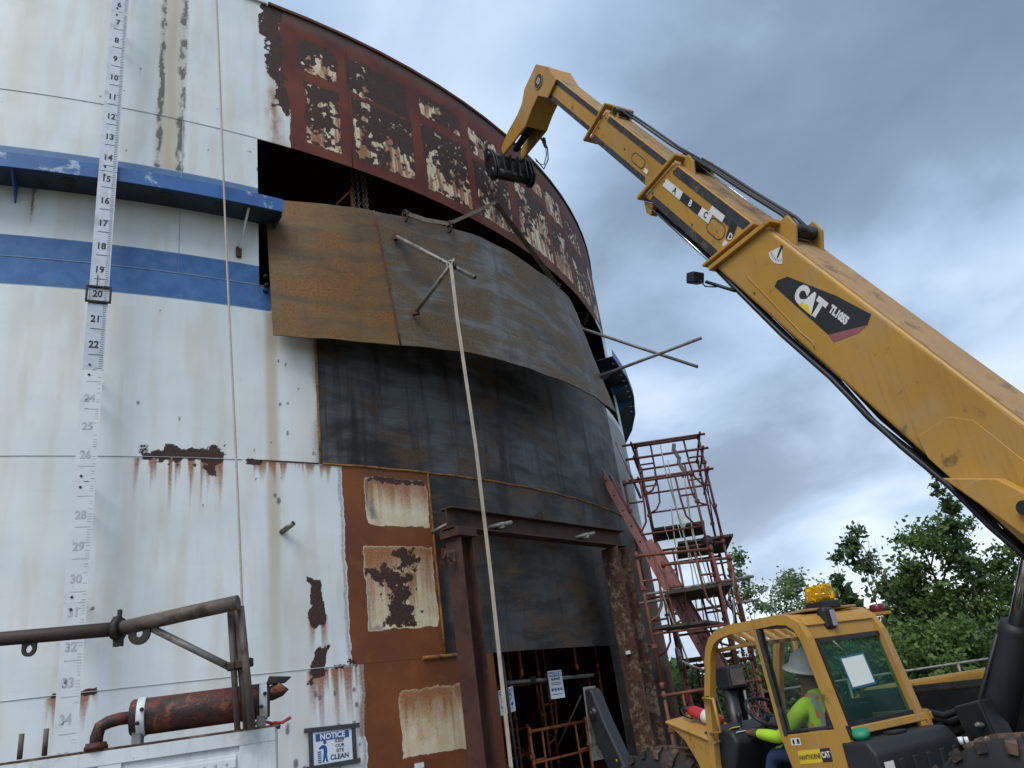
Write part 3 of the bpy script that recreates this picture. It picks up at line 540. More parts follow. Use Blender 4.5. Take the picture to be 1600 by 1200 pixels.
# thin rope down the wall
pts = [cyl(1.06+.33*t, 11.9-8.9*t, .47+.02*math.sin(9*t), True) for t in L_(0, 1, 30)] + [cyl(1.40, 2.2, .42, True), cyl(1.41, .6, .5, True)]
tag(MB().tube(pts, .0125, 6).build('rope', M['rope']), 'thin pale rope hanging straight down the white tank wall', 'rope')

# ================================================================ hanging plate
hp = empty('hanging_plate', cyl(4.9, 0, .6, True)); hl = hp.location.copy()
tag(hp, 'curved brown and grey steel plate hung in front of the tank opening', 'steel plate')
UA, UB, ZT, ZB = 1.812, 7.964, 8.27, 6.22
def hpos(U, V):
    t = (U-UA)/(UB-UA); dt = .02+2.14*t-1.88*t*t; db = .20+1.73*t-1.30*t*t; d = dt+(db-dt)*V+.012*np.sin(U*2.9+V*2)+.007*np.sin(U*7.1-V*4); Z = ZT+(ZB-ZT)*V+.02*np.sin(U*1.7)+.004*np.sin(U*11)
    th = TH0+U/R; return np.stack([(R+d)*np.cos(th)+CX-hl.x, (R+d)*np.sin(th)+CY-hl.y, Z], -1)
def hin(U, V): th = TH0+U/R; return np.stack([-np.cos(th), -np.sin(th), 0*V], -1)
def hpt(u, z, off=0.):
    v = (ZT-z)/(ZT-ZB); q = Vector(hpos(np.array([u]), np.array([v]))[0]); return q+rad(u)*off
US = 3.2
def hsec(ua, ub, mat, sh0, sh1):
    us = np.linspace(0, 1, int((ub-ua)/.08)+2); vs = np.linspace(0, 1, 26)
    conv = lambda s, v: ua+sh0*(v-.5)+(ub+sh1*(v-.5)-ua-sh0*(v-.5))*s
    o = grid_obj('plate_section', lambda s, v: hpos(conv(s, v), v), us, vs, mat, hp, False, .018, lambda s, v: hin(conv(s, v), v))
    me = o.data; uvd = me.uv_layers['uv'].data; a = np.zeros(len(uvd)*2, np.float32); uvd.foreach_get('uv', a); a = a.reshape(-1, 2); v = a[:, 1].copy(); a[:, 0] = conv(a[:, 0], v); a[:, 1] = ZT+(ZB-ZT)*v; uvd.foreach_set('uv', a.ravel())
    return o
hsec(UA, US-.004, M['hangbrown'], 0, .14); hsec(US+.004, UB, M['hanggrey'], .14, 0)
MB().tube([hpt(US+.14*(v-.5), ZT+(ZB-ZT)*v, .004) for v in L_(0, 1, 10)], .013, 6).build('weld_seam', M['rust'], hp)
def W2H(p): return Vector(p)-hl
for a, b in (((-1.241, 8.851, 7.861), (-.259, 8.288, 6.735)), ((-1.083, 8.836, 6.687), (-.458, 8.19, 6.974)), ((1.368, 12.70, 7.958), (3.01, 11.728, 6.51)), ((1.509, 12.426, 6.872), (3.14, 11.557, 6.928))):
    a = Vector(a); b = Vector(b); d = (b-a).normalized(); a2 = a-d*.06
    p = MB().tube([W2H(a2), W2H(b)], .027, 12).build('brace_pipe', M['galv'], hp); MB().tube([W2H(b-d*.004), W2H(b+d*.002)], .021, 12).build('pipe_bore', M['ink'], p)
    MB().box(W2H(a), (.09, .05, .09)).build('foot_plate', M['rust'], p, .006)
MB().lathe([(.05, 0), (.05, .05)], W2H((-.53, 8.23, 6.90)), (.6, .3, .4), 10).build('pipe_clamp', M['iron'], hp)

# lifting sling with its shackles
sl = empty('lifting_sling', (-.55, 9.4, 8.32)); so = sl.location.copy(); tag(sl, 'grey webbing sling with shackles rising to a peak above the hanging plate', 'sling')
def ribbon(mb, pts, wd, side, th=.006):
    for i in range(len(pts)-1): mb.bar(pts[i], Vector(pts[i+1])+(Vector(pts[i+1])-Vector(pts[i])).normalized()*.004, wd, th, side)
Q = [Vector(q)-so for q in ((-1.123, 9.0, 8.33), (-.86, 9.15, 8.27), (-.56, 9.40, 8.32), (.15, 10.0, 8.99), (.60, 10.95, 8.70), (.99, 11.66, 8.33))]
mb = MB(); ribbon(mb, Q[:3], .055, (-.1, -.8, -.4)); mb.build('strap', M['web'], sl); mb = MB(); ribbon(mb, Q[2:4], .05, (-.1, -.8, -.5)); ribbon(mb, Q[3:], .085, (-.3, -.8, -.5)); mb.build('strap', M['webgrey'], sl)
for q in (Q[0], Q[2], Q[5]):
    ring_ = [q+Vector((.055*math.cos(a)*.7, -.055*math.cos(a)*.5, .09*math.sin(a)-.05)) for a in L_(0, 2*PI, 14)]
    s_ = MB().tube(ring_, .016, 7).build('shackle', M['iron'], sl); MB().tube([q+Vector((-.07, .05, -.03)), q+Vector((.07, -.05, -.03))], .014, 7).build('shackle_pin', M['iron'], s_)
# webbing tie hanging from the crossed pipes
mb = MB(); pp = [Vector((-.525, 8.19, 6.93)), Vector((-.53, 8.22, 6.2)), Vector((-.50, 8.27, 4.6)), Vector((-.515, 8.36, 3.2)), Vector((-.545, 8.46, 1.9)), Vector((-.57, 8.6, .9)), Vector((-.6, 8.7, .06))]
for i in range(len(pp)-1):
    n = 7
    for k in range(n):
        a = pp[i].lerp(pp[i+1], k/n); b = pp[i].lerp(pp[i+1], (k+1)/n); tw = (i*n+k)*.11
        mb.bar(a, b+(b-a)*.03, .04, .005, (math.sin(tw)*.5, -1, 0))
mb.tube([pp[0]+Vector((.05*math.cos(a), .02, .05*math.sin(a))) for a in L_(0, 2*PI, 10)], .008, 5)
tag(mb.build('webbing_strap', M['web']), 'long tan webbing strap hanging from the crossed pipes on the plate', 'strap')

# chain hoist and guard posts seen in the opening
ch = empty('chain_hoist', (-1.84, 9.6, 9.9)); tag(ch, 'steel hoist chains hanging in the dark tank opening beside red posts', 'chain hoist')
def chain(par, p, zt, zb, r=.016):
    mb = MB(); z = zt; k = 0
    while z > zb:
        ax = Vector((1, 0, 0)) if k % 2 else Vector((0, 1, 0))
        mb.tube([p+Vector((0, 0, z))+ax*(.02*math.cos(a))+Vector((0, 0, .032*math.sin(a))) for a in L_(0, 2*PI, 8)], .007, 4, False); z -= .05; k += 1
    mb.build('chain', M['galv'], par)
for dx in (-.06, 0., .07, .11): chain(ch, Vector((dx, -.12+dx*.5, 0)), -.3, -1.45)
MB().box((0, -.1, -.2), (.22, .18, .26)).build('hoist_body', M['iron'], ch, .03)
for j, (p, h, lb) in enumerate((((-1.93, 9.44), .32, 'taller red post left of the hoist chains'), ((-1.755, 9.60), .26, 'shorter red post right of the hoist chains'))):
    e = empty('guard_post', (p[0], p[1], 7.0)); tag(e, lb+' in the tank opening', 'post', 'red posts in the opening')
    MB().tube([(0, 0, 0), (0, 0, 1.94+h-.02)], .025, 8).build('upright', M['scaforange'], e); MB().tube([(0, 0, 1.86+h), (-.22, -.02, 1.64+h), (-.24, .3, 1.4+h)], .016, 7).build('brace', M['scaforange'], e)
# interior deck that carries the posts
e = empty('inner_deck', (-1.9, 11.0, 0)); tag(e, 'dark scaffold deck inside the tank behind the hanging plate', 'scaffold deck')
for i in range(4): MB().box((.2+i*.26*.6, .3+i*.26*.8-1.6, 6.97), (2.6, .24, .045), Matrix.Rotation(.7, 3, 'Z')).build('plank', M['plank'], e)
for (x, y) in ((-.9, -2.0), (1.1, .1), (-1.4, -.9), (.3, .9)): MB().tube([(x, y, .3), (x, y, 7.0)], .024, 7).build('post', M['scafred'], e)
# brackets and a pulley glimpsed in the gap further right
for i, (u, z, wd) in enumerate(((5.55, 8.95, .1), (5.95, 8.95, .06), (7.9, 8.8, .08))):
    MB().box(cyl(u, z-.5, -.12), (wd, wd*.7, 1.1)).build('inner_bracket', M['beam'], tank)
MB().lathe([(.1, 0), (.13, .05), (.1, .11)], cyl(5.28, 8.78, -.1), (0, 0, 1), 14).build('inner_pulley', M['galv'], tank)

# ================================================================ gantry over the door
gt = empty('door_gantry', cyl(6, 0, .45, True)); go = gt.location.copy(); tag(gt, 'rusty steel portal of two columns and a cross beam over the tank doorway', 'steel frame')
def deg(th, d, z): th = math.radians(th); return Vector((CX+(R+d)*math.cos(th), CY+(R+d)*math.sin(th), z))-go
A_, B_ = deg(-44.9, .42, 0), deg(-27.9, .42, 0); ex = (B_-A_).normalized(); ey = Vector((ex.y, -ex.x, 0))   # ey points at the yard
def ibeam(name, a, b, h, wd, up, mat, parent, tf=.018, tw=.012):
    a = Vector(a); b = Vector(b); d = (b-a).normalized(); up = Vector(up); s_ = d.cross(up).normalized()
    pr = [(-wd/2, -h/2), (wd/2, -h/2), (wd/2, -h/2+tf), (tw/2, -h/2+tf), (tw/2, h/2-tf), (wd/2, h/2-tf), (wd/2, h/2), (-wd/2, h/2), (-wd/2, h/2-tf), (-tw/2, h/2-tf), (-tw/2, -h/2+tf), (-wd/2, -h/2+tf)]
    return MB().prism(pr, lambda x, y: a+s_*x+up*y, lambda x, y: b+s_*x+up*y).build(name, mat, parent, .004, 1)
zb_, zt_ = 3.925, 4.18
lin = ibeam('lintel_beam', A_-ex*.02+Vector((0, 0, (zb_+zt_)/2)), B_+ex*.03+Vector((0, 0, (zb_+zt_)/2)), zt_-zb_, .2, (0, 0, 1), M['beam'], gt)
Lc = (B_-A_).length
for x in (.50, 1.0):
    p = A_+ex*(Lc*(.22 if x < .6 else .71))+ey*.02+Vector((0, 0, 4.0)); t_ = MB().tube([p-ex*.14-ey*.05, p+ex*.17+ey*.14+Vector((0, 0, .05))], .027, 10).build('clamp_tube', M['galv'], lin)
    MB().box(p+ex*.06+ey*.05+Vector((0, 0, .02)), (.10, .07, .08)).build('coupler', M['galv'], t_, .01)
cl = ibeam('column', A_+ex*.17+Vector((0, 0, .02)), A_+ex*.17+Vector((0, 0, 3.82)), .23, .25, ex, M['beam'], gt)
MB().box(A_+ex*.17+Vector((0, 0, 3.872)), (.34, .30, .10), Matrix.Rotation(math.atan2(ex.y, ex.x), 3, 'Z')).build('cap_plate', M['beam'], cl, .006)
MB().prism([(0, -.07), (.06, -.07), (.11, -.02), (.11, .03), (.06, .07), (0, .07)], lambda a, b: A_+ex*(.02-a)+ey*.02+Vector((0, 0, 3.60+b)), lambda a, b: A_+ex*(.02-a)+ey*.045+Vector((0, 0, 3.60+b))).build('lug', M['beampaint'], cl)
c2 = ibeam('column', B_-ex*.20+Vector((0, 0, .02)), B_-ex*.20+Vector((0, 0, 3.90)), .34, .30, ex, M['beampaint'], gt)
MB().box(B_-ex*.52+ey*.0+Vector((0, 0, .75)), (.30, .02, .5), Matrix.Rotation(math.atan2(ex.y, ex.x), 3, 'Z')).build('splice_plate', M['beam'], c2) if False else None
MB().box(B_-ex*.40+ey*.02+Vector((0, 0, 2.37)), (.07, .05, .05)).build('bracket', M['white'], c2, .005); MB().box(B_-ex*.0+ey*.02+Vector((0, 0, 1.24)), (.16, .05, .07)).build('bracket', M['galv'], c2, .005)
MB().box(A_+ex*.17+Vector((0, 0, .01)), (.5, .5, .02)).build('base_plate', M['beam'], cl); MB().box(B_-ex*.2+Vector((0, 0, .01)), (.5, .5, .02)).build('base_plate', M['beam'], c2)

# ================================================================ signs
def sign_frame(u, z, d): return surf(u, d, z)
s1 = empty('notice_sign', cyl(2.392, 1.765, .012, True)); tag(s1, 'blue and white site notice framed with dark tape on the peeling tank wall', 'sign')
lx, lz = tan(2.392), Vector((0, 0, 1))
def sbox(par, name, x, z, wd, h, mat, d=.004, th=.004, rot=0):
    X = Matrix((lx, -rad(2.392), lz)).transposed() @ Matrix.Rotation(rot, 3, 'Y'); return MB().box(lx*x+lz*z+rad(2.392)*d, (wd, th, h), X).build(name, mat, par)
sheet = sbox(s1, 'sheet', 0, 0, .42, .30, M['signwhite'], .003)
sbox(s1, 'tape_strip', -.232, -.005, .045, .40, M['tape'], .008); sbox(s1, 'tape_strip', .232, -.005, .045, .36, M['tape'], .008)
sbox(s1, 'tape_strip', 0, .168, .60, .045, M['tape'], .012, .004, .03); sbox(s1, 'tape_strip', 0, -.172, .58, .045, M['tape'], .012)
sbox(sheet, 'banner', 0, .098, .36, .068, M['blueink'], .0065, .002)
def stx(par, s, x, z, size, mat, d=.0085, off=.006, sx=1): return text(s, size, frame(lx*x+lz*z+rad(2.392)*d, lx, lz), mat, par, 'lettering', off*size*10*.1, .0004, sx)
stx(sheet, 'NOTICE', 0, .097, .074, M['whiteclean'], .0085, .03); 
for k, s_ in enumerate(('KEEP', 'OUR', 'SITE')): stx(sheet, s_, .075, .043-k*.046, .046, M['ink'], .006, .02)
stx(sheet, 'CLEAN', .068, -.104, .064, M['ink'], .006, .03)
def flat(par, name, poly, mat, d=.0065): return MB().prism(poly, lambda a, b: lx*a+lz*b+rad(2.392)*d, lambda a, b: lx*a+lz*b+rad(2.392)*(d-.001)).build(name, mat, par)
circ = lambda cx_, cz, r_, n=14: [(cx_+r_*math.cos(2*PI*i/n), cz+r_*math.sin(2*PI*i/n)) for i in range(n)]
pic = flat(sheet, 'pictogram_figure', [(-.12, .022), (-.085, .022), (-.066, .0), (-.062, -.04), (-.068, -.075), (-.055, -.135), (-.075, -.137), (-.085, -.09), (-.098, -.137), (-.115, -.135), (-.105, -.07), (-.10, -.01), (-.15, -.012), (-.15, .0)], M['blueink'])
flat(sheet, 'pictogram_head', circ(-.085, .046, .018), M['blueink'])
mb = MB()
for k in range(6): mb.prism([(-.165, -.03-k*.019), (-.125, -.03-k*.019), (-.127, -.041-k*.019), (-.163, -.041-k*.019)], lambda a, b: lx*a+lz*b+rad(2.392)*.0065, lambda a, b: lx*a+lz*b+rad(2.392)*.0055)
mb.build('pictogram_basket', M['blueink'], sheet)
tag(MB().box(cyl(3.38, 1.44, .006, True), (.10, .05, .05), Matrix.Rotation(TH0+3.38/R+PI/2, 3, 'Z')).build('paper_tag', M['paper'], None), 'small white paper tag stuck low on the brown primed tank wall', 'tag')

# doorway: rail, notices and frames inside
rail = empty('door_rail', (-.6, 11.0, 2.2)); tag(rail, 'grey tube rail clamped across the dark doorway', 'rail')
MB().tube([(-.12, -.1, -.02), (1.15, 1.12, -.06)], .026, 10).build('tube', M['galv'], rail)
MB().box((.30, .28, -.03), (.09, .09, .1)).build('clamp', M['iron'], rail, .01)
def door_sign(p, wd, h, rot, lb, tilt=0):
    e = empty('notice_sign', p); tag(e, lb, 'sign'); rx = Vector((math.cos(rot), math.sin(rot), tilt)).normalized(); rz = Vector((0, 0, 1)); ny = Vector((rx.y, -rx.x, 0)).normalized(); X = Matrix((rx, -ny, rz)).transposed()
    sh = MB().box((0, 0, 0), (wd, .006, h), X).build('sheet', M['signwhite'], e)
    def fl(name, poly, mat): return MB().prism(poly, lambda a, b: rx*a+rz*b+ny*.0045, lambda a, b: rx*a+rz*b+ny*.0035).build(name, mat, sh)
    q = wd*.44; fl('banner', [(-q, h*.28), (q, h*.28), (q, h*.45), (-q, h*.45)], M['blueink'])
    T_ = lambda s_, x, z, sz, mt: text(s_, sz, frame(rx*x+rz*z+ny*.006, rx, rz), mt, sh, 'lettering', .002, .0003)
    T_('NOTICE', 0, h*.36, wd*.23, M['whiteclean']); T_('ALWAYS', 0, h*.19, wd*.17, M['ink'])
    for k in range(4): fl('icon', [(x, z) for x, z in circ(-q*.72+k*q*.48, -h*.18, wd*.085, 10)], M['blueink'])
    for k, z in enumerate((.05, -.01, -.36)): fl('fine_print', [(-q*.8, h*z), (q*.8, h*z), (q*.8, h*z+.008), (-q*.8, h*z+.008)], M['ink'])
    return e
door_sign((.0, 11.50, 2.08), .26, .36, .75, 'white notice sheet with blue banner hung on the rail in mid doorway')
door_sign((-.66, 10.82, 1.96), .26, .30, .75, 'white notice sheet half hidden by the tan strap at the doorway', .15)

def scaf_frame(par, a, b, h, mat, r_=.021, arch=True, name='scaffold_frame', bars=()):
    """walk-through frame between two feet a and b"""
    a = Vector(a); b = Vector(b); z = Vector((0, 0, 1)); d = (b-a); mb = MB()
    mb.tube([a, a+z*h], r_, 8).tube([b, b+z*h], r_, 8).tube([a+z*(h-.06), b+z*(h-.06)], r_, 8)
    for p in (a, b):
        mb.tube([p, p+z*.09], r_*1.4, 8).tube([p+z*(h-.10), p+z*(h-.02)], r_*1.45, 8)
        for q_ in (.3, .72): mb.box(p+z*h*q_, (r_*3.2, r_*3.2, .05))
    if arch:
        s = r_*.8
        for p, q in ((a, d), (b, -d)):
            dn = q.normalized(); x = min(.26, d.length*.24)
            mb.tube([p+z*(h-.06)+dn*(x+.02), p+z*(h-.5)+dn*(x+.01), p+z*(h-.78)+dn*(x-.02), p+z*(h-.92)+dn*(x*.55), p+z*(h-.98)], s, 7)
            mb.tube([p+z*(h-.42), p+z*(h-.42)+dn*x], s*.9, 6)
    else:
        s = r_*.75; x = d*.33
        mb.tube([a+x+z*.25, a+x+z*(h-.06)], s, 6)
        for k in range(4): mb.tube([a+z*(.25+k*(h-.4)/4), a+x+z*(.25+k*(h-.4)/4)], s, 6)
        mb.tube([a+z*.3, b+z*.3], s, 6)
    for zz_ in bars: mb.tube([a+z*zz_, b+z*zz_], r_*.8, 7)
    return mb.build(name, mat, par)
inn = []
for j, (a, b, h, lb) in enumerate((((-.45, 11.5), (.35, 12.6), 1.95, 'nearest orange scaffold frame standing in the dark doorway'), ((-.25, 13.2), (.75, 14.2), 1.95, 'orange scaffold frame in the doorway behind the hung notice'), ((-1.6, 12.2), (-.7, 13.1), 1.95, 'orange scaffold frame deep in the doorway at its left'))):
    e = empty('scaffold_bay', (a[0], a[1], .3)); tag(e, lb, 'scaffold'); o = Vector((a[0], a[1], 0))
    bb = Vector((b[0], b[1], 0))-o; off = Vector((-.9, .9, 0))
    for k in range(2):
        scaf_frame(e, off*k, bb+off*k, h-(.65 if j == 0 else 0), M['scaforange'], bars=((.85,) if j == 0 else ())); scaf_frame(e, off*k+Vector((0, 0, h)), bb+off*k+Vector((0, 0, h)), h, M['scaforange'])
    MB().tube([(0, 0, .3), off+Vector((0, 0, 1.6))], .012, 6).build('cross_brace', M['galv'], e); MB().tube([bb+Vector((0, 0, 1.6)), bb+off+Vector((0, 0, .3))], .012, 6).build('cross_brace', M['galv'], e)
e = MB().tube([(-.90, 9.72, 1.80), (-.80, 9.9, .9), (-.70, 10.08, .01)], .028, 10).build('loose_pipe', M['galv']); tag(e, 'pale grey pipe leaning at the foot of the left gantry column', 'pipe')
e = MB().tube([(-.62, 10.3, 2.55), (-.60, 10.42, .01)], .02, 8).build('loose_rod', M['blacksteel']); tag(e, 'thin dark rod standing upright beside the strap in the doorway', 'rod')

# ================================================================ scaffold tower right of the tank
st = empty('scaffold_tower', (2.7, 14, 0)); tag(st, 'tall red frame scaffold tower with plank decks beside the tank edge', 'scaffold'); so2 = st.location.copy()
def sp_(x, y, z): return Vector((x, y, z))-so2
X0, X1 = 2.10, 3.28
for y, tops in ((13.44, (1.30, 3.28, 5.26)), (13.96, (2.15, 4.10, 6.05)), (15.7, (2.15, 4.10, 6.05))):
    dx = (-.40 if y < 13.5 else (0 if y < 15 else .28)); prev = .05
    for i, zt in enumerate(tops):
        h = zt-prev; scaf_frame(st, sp_(X0+dx, y, prev), sp_(X1+dx, y, prev), h, M['scafred'], .023, arch=(i != 0 or h > 1.5), bars=((h*.5,) if i == 2 else ())); prev = zt+.004
for (x, dx) in ((X0, 0), (X1, 0)):
    for z0 in (.6, 2.5, 4.4):
        MB().tube([sp_(x, 13.96, z0), sp_(x+.28, 15.7, z0+1.3)], .012, 6).build('cross_brace', M['scafred'], st); MB().tube([sp_(x, 13.96, z0+1.3), sp_(x+.28, 15.7, z0)], .012, 6).build('cross_brace', M['scafred'], st)
        if z0 < 4: MB().tube([sp_(x-.40, 13.44, z0+.2), sp_(x, 13.96, z0+.9)], .012, 6).build('cross_brace', M['galv'], st)
for z in (5.35, 5.75, 6.02):
    for x in (X0, X1): MB().tube([sp_(x-.1*(x == X0), 13.75, z), sp_(x+.3, 15.9, z)], .022, 8).build('guard_rail', M['scafred'], st)
    MB().tube([sp_(X0-.25, 13.90, z), sp_(X1+.12, 13.90, z)], .024, 8).build('guard_rail', M['scafred'], st)
for z, y0, y1, x0 in ((4.14, 14.0, 15.9, 2.62), (3.17, 12.5, 14.2, 2.05), (2.2, 13.8, 15.9, 2.2), (4.55, 14.6, 15.9, 2.3)):
    for k in range(4):
        x = x0+k*.25; MB().bar(sp_(x, y0, z), sp_(x+.25, y1, z), .235, .042).build('plank', M['plank'], st)
for (a, b) in (((1.55, 12.62, 3.2), (3.5, 13.4, 3.32)), ((2.0, 13.9, 2.95), (3.6, 13.9, 2.98)), ((1.2, 12.9, 3.1), (2.2, 13.3, 3.16)), ((2.0, 13.9, 5.0), (1.75, 13.85, 6.1))): MB().tube([sp_(*a), sp_(*b)], .024, 8).build('loose_tube', M['galv'], st)
for k, (x, y) in enumerate(((2.55, 13.7), (2.62, 13.8), (2.85, 13.9), (2.9, 14.3), (2.4, 13.5))):
    MB().tube([sp_(x+.05*math.sin(z*2+k)-.06*(6-z)*.1, y+.04*math.cos(z*3), z) for z in L_(5.9-.3*k, .6, 16)], .011, 5).build('hanging_line', M['rope'], st)
mb = MB()
for k in range(5): mb.box(sp_(2.78+.02*k, 13.9, 5.85-.13*k), (.07, .04, .15), Matrix.Rotation(.3*(-1)**k, 3, 'Y'))
mb.build('cloth_strip', M['webgrey'], st, .01)
MB().add([sp_(2.55, 13.93, 4.62), sp_(2.72, 13.93, 4.66), sp_(2.70, 13.9, 4.44), sp_(2.62, 13.95, 4.30), sp_(2.58, 13.9, 4.46)], [(0, 1, 2, 3, 4)]).build('cloth_rag', M['paper'], st)
MB().lathe([(.02, 0), (.1, .03), (.14, .12), (.08, .22), (.03, .25)], sp_(2.98, 14.0, 3.95), (.3, 0, 1), 10).build('tool_bag', M['blacksteel'], st)
# lone orange frames in front of the tank edge
st2 = empty('scaffold_bay', (1.42, 11.45, 0)); tag(st2, 'orange walk-through scaffold frames standing before the tank edge behind the cab', 'scaffold'); q = Vector((.0, 0, 0)); bq = Vector((1.15, .35, 0)); oq = Vector((.55, 1.3, 0))
for k in range(2):
    scaf_frame(st2, q+oq*k+Vector((0, 0, .05)), bq+oq*k+Vector((0, 0, .05)), 1.75, M['scafdull'], .023, bars=(.95, )); scaf_frame(st2, q+oq*k+Vector((0, 0, 1.82)), bq+oq*k+Vector((0, 0, 1.82)), 1.87, M['scafdull'], .023, bars=(.72,))
MB().tube([Vector((.0, 0, .4)), oq+Vector((0, 0, 1.5))], .012, 6).build('cross_brace', M['galv'], st2); MB().tube([bq+Vector((0, 0, 2.2)), bq+oq+Vector((0, 0, 3.4))], .012, 6).build('cross_brace', M['galv'], st2); MB().tube([bq*.4+Vector((0, 0, 2.0)), Vector((.3, .3, 3.1))], .012, 6).build('cross_brace', M['galv'], st2)
for k in range(3): MB().bar(q+Vector((.12+.28*k, .1*k, 2.62)), oq+Vector((.12+.28*k, .1*k, 2.62)), .235, .04).build('plank', M['plank'], st2)

# ladder
ld = empty('extension_ladder', (3.25, 12.88, 0)); tag(ld, 'long faded red extension ladder leaning against the tank edge', 'ladder'); lo = ld.location.copy()
a = Vector((3.25, 12.88, 0))-lo; b = Vector((1.45, 13.57, 5.72))-lo; ax = (b-a).normalized(); hx_ = Vector((ax.x, ax.y, 0)).normalized(); rg = Vector((hx_.y, -hx_.x, 0)); nn = ax.cross(rg).normalized()
for sec, (t0, t1, off, wd) in enumerate(((0, .72, 0., .21), (.30, 1., .135, .185))):
    s = empty('ladder_section'); s.parent = ld
    p0 = a.lerp(b, t0)+nn*off; p1 = a.lerp(b, t1)+nn*off
    for e_ in (-1, 1):
        mb = MB(); c0_, c1_ = p0+rg*e_*wd, p1+rg*e_*wd
        mb.bar(c0_, c1_, .012, .115, nn); mb.bar(c0_-rg*e_*.012+nn*.054, c1_-rg*e_*.012+nn*.054, .03, .008, nn); mb.bar(c0_-rg*e_*.012-nn*.054, c1_-rg*e_*.012-nn*.054, .03, .008, nn); mb.build('rail', M['ladder'], s)
    n = int((p1-p0).length/.305)
    for k in range(n): c_ = p0+ax*(.15+k*.305); MB().tube([c_-rg*(wd+.008), c_+rg*(wd+.008)], .016, 8).build('rung', M['alu'], s)
    for k in range(n):
        c_ = p0+ax*(.15+k*.305)
        for e_ in (-1, 1): MB().tube([c_+rg*e_*(wd+.0065), c_+rg*e_*(wd+.0085)], .017, 8).build('rung_rivet', M['ink'], s)

# ================================================================ white enclosure with muffler (lower left) and the pipe rack over it
en = empty('equipment_enclosure', (-1.665, 4.95, 0), math.radians(18.5)); tag(en, 'white riveted metal equipment enclosure with a rusty muffler on its roof', 'generator'); eo = en.location.copy()
def E_(x, y, z): return Vector((x, y, z))-eo
MB().box(E_(-3.4, 5.75, 1.17), (3.46, 1.58, 1.6)).build('body', M['white'], en, .012)
MB().box(E_(-3.4, 5.75, 1.979), (3.50, 1.62, .012)).build('roof_sheet', M['beampaint'], en)
for (x0, x1) in ((-1.88, -1.68), (-2.62, -2.50), (-5.1, -4.9)): MB().box(E_((x0+x1)/2, 4.952, 1.35), (x1-x0, .016, 1.12)).build('corner_post', M['white'], en, .003)
MB().box(E_(-3.4, 4.95, 1.935), (3.44, .018, .075)).build('top_rail', M['white'], en, .003)
for (x0, x1, z0, z1) in ((-2.49, -1.89, .9, 1.86), (-3.7, -2.64, .9, 1.86)):
    d = empty('door'); d.parent = en
    MB().box(E_((x0+x1)/2, 4.957, (z0+z1)/2), (x1-x0-.012, .01, z1-z0-.012)).build('panel', M['white'], d, .003)
    fr = MB()
    fr.box(E_((x0+x1)/2, 4.946, z1-.05), (x1-x0-.02, .012, .05)); fr.box(E_((x0+x1)/2, 4.946, z0+.05), (x1-x0-.02, .012, .05)); fr.box(E_(x0+.05, 4.946, (z0+z1)/2), (.045, .012, z1-z0-.16)); fr.box(E_(x1-.05, 4.946, (z0+z1)/2), (.045, .012, z1-z0-.16)); fr.build('frame', M['white'], d, .003)
    mb = MB()
    for k in range(9): mb.box(E_((x0+x1)/2, 4.944, z1-.14-k*.085), (x1-x0-.18, .014, .03), Matrix.Rotation(.5, 3, 'X'))
    mb.build('louvre', M['white'], d)
    for k in range(9):
        MB().lathe([(.008, 0), (.006, .005)], E_(x0+.06+k*(x1-x0-.12)/8, 4.939, z1-.05), (0, -1, 0), 7).build('rivet', M['alu'], d)
for k in range(8): MB().lathe([(.009, 0), (.006, .006)], E_(-2.55, 4.943, 1.85-k*.11), (0, -1, 0), 7).build('rivet', M['alu'], en)
mf = empty('muffler'); mf.parent = en
c0_, c1_ = E_(-2.46, 5.0, 2.125), E_(-1.725, 5.0, 2.125); axm = (c1_-c0_).normalized()
MB().lathe([(.02, -.02), (.088, -.012), (.1, .0), (.1, .735), (.09, .75), (.02, .752)], c0_, axm, 28).build('shell', M['muffler'], mf)
for x in (.05, .715): MB().lathe([(.104, -.022), (.107, -.018), (.107, .018), (.104, .022)], c0_+axm*x, axm, 28).build('band', M['white'], mf)
for x in (.05, .715):
    for dz in (-.035, .035): MB().lathe([(.012, 0), (.012, .012), (.006, .03)], c0_+axm*(x+dz*.3)+Vector((0, -.108, dz)), (0, -1, 0), 6).build('clamp_bolt', M['iron'], mf)
for x in (.03, .70): MB().box(c0_+axm*x+Vector((0, 0, -.105)), (.05, .12, .09)).build('bracket', M['galv'], mf, .004)
el = [E_(-2.64, 4.98, 1.985), E_(-2.64, 4.98, 2.05), E_(-2.625, 4.98, 2.10), E_(-2.585, 4.985, 2.12), E_(-2.53, 5.0, 2.13), E_(-2.44, 5.0, 2.13)]
MB().tube(el, .035, 14).build('elbow', M['muffler'], mf); MB().lathe([(.062, 0), (.062, .018), (.055, .022), (.055, .035)], E_(-2.64, 4.98, 1.986), (0, 0, 1), 16).build('flange', M['muffler'], mf)
MB().tube([E_(-1.75, 4.98, 2.155), E_(-1.70, 4.98, 2.16), E_(-1.655, 4.98, 2.175), E_(-1.635, 4.98, 2.20)], .042, 14, rs=[.035, .042, .044, .048]).build('tail_pipe', M['muffler'], mf)
MB().prism([(0, -.05), (.11, -.05), (.15, .0), (.02, .03)], lambda a, b: E_(-1.73+a, 4.94, 2.24+b*.6), lambda a, b: E_(-1.73+a, 5.02, 2.24+b*.6)).build('rain_cap', M['blacksteel'], mf, .004)
for (x, z0, z1) in ((-3.02, 1.99, 2.12), (-2.90, 1.99, 2.13)): MB().tube([E_(x, 5.0, z0), E_(x, 5.0, z1)], .014, 8).build('stub', M['greypipe'], en)
rp = [E_(-1.82+.03*k+.02*math.sin(k*2.1), 4.97+.02*math.cos(k*1.7), 1.992+.012*(k % 2)+.01*math.sin(k)) for k in range(8)]
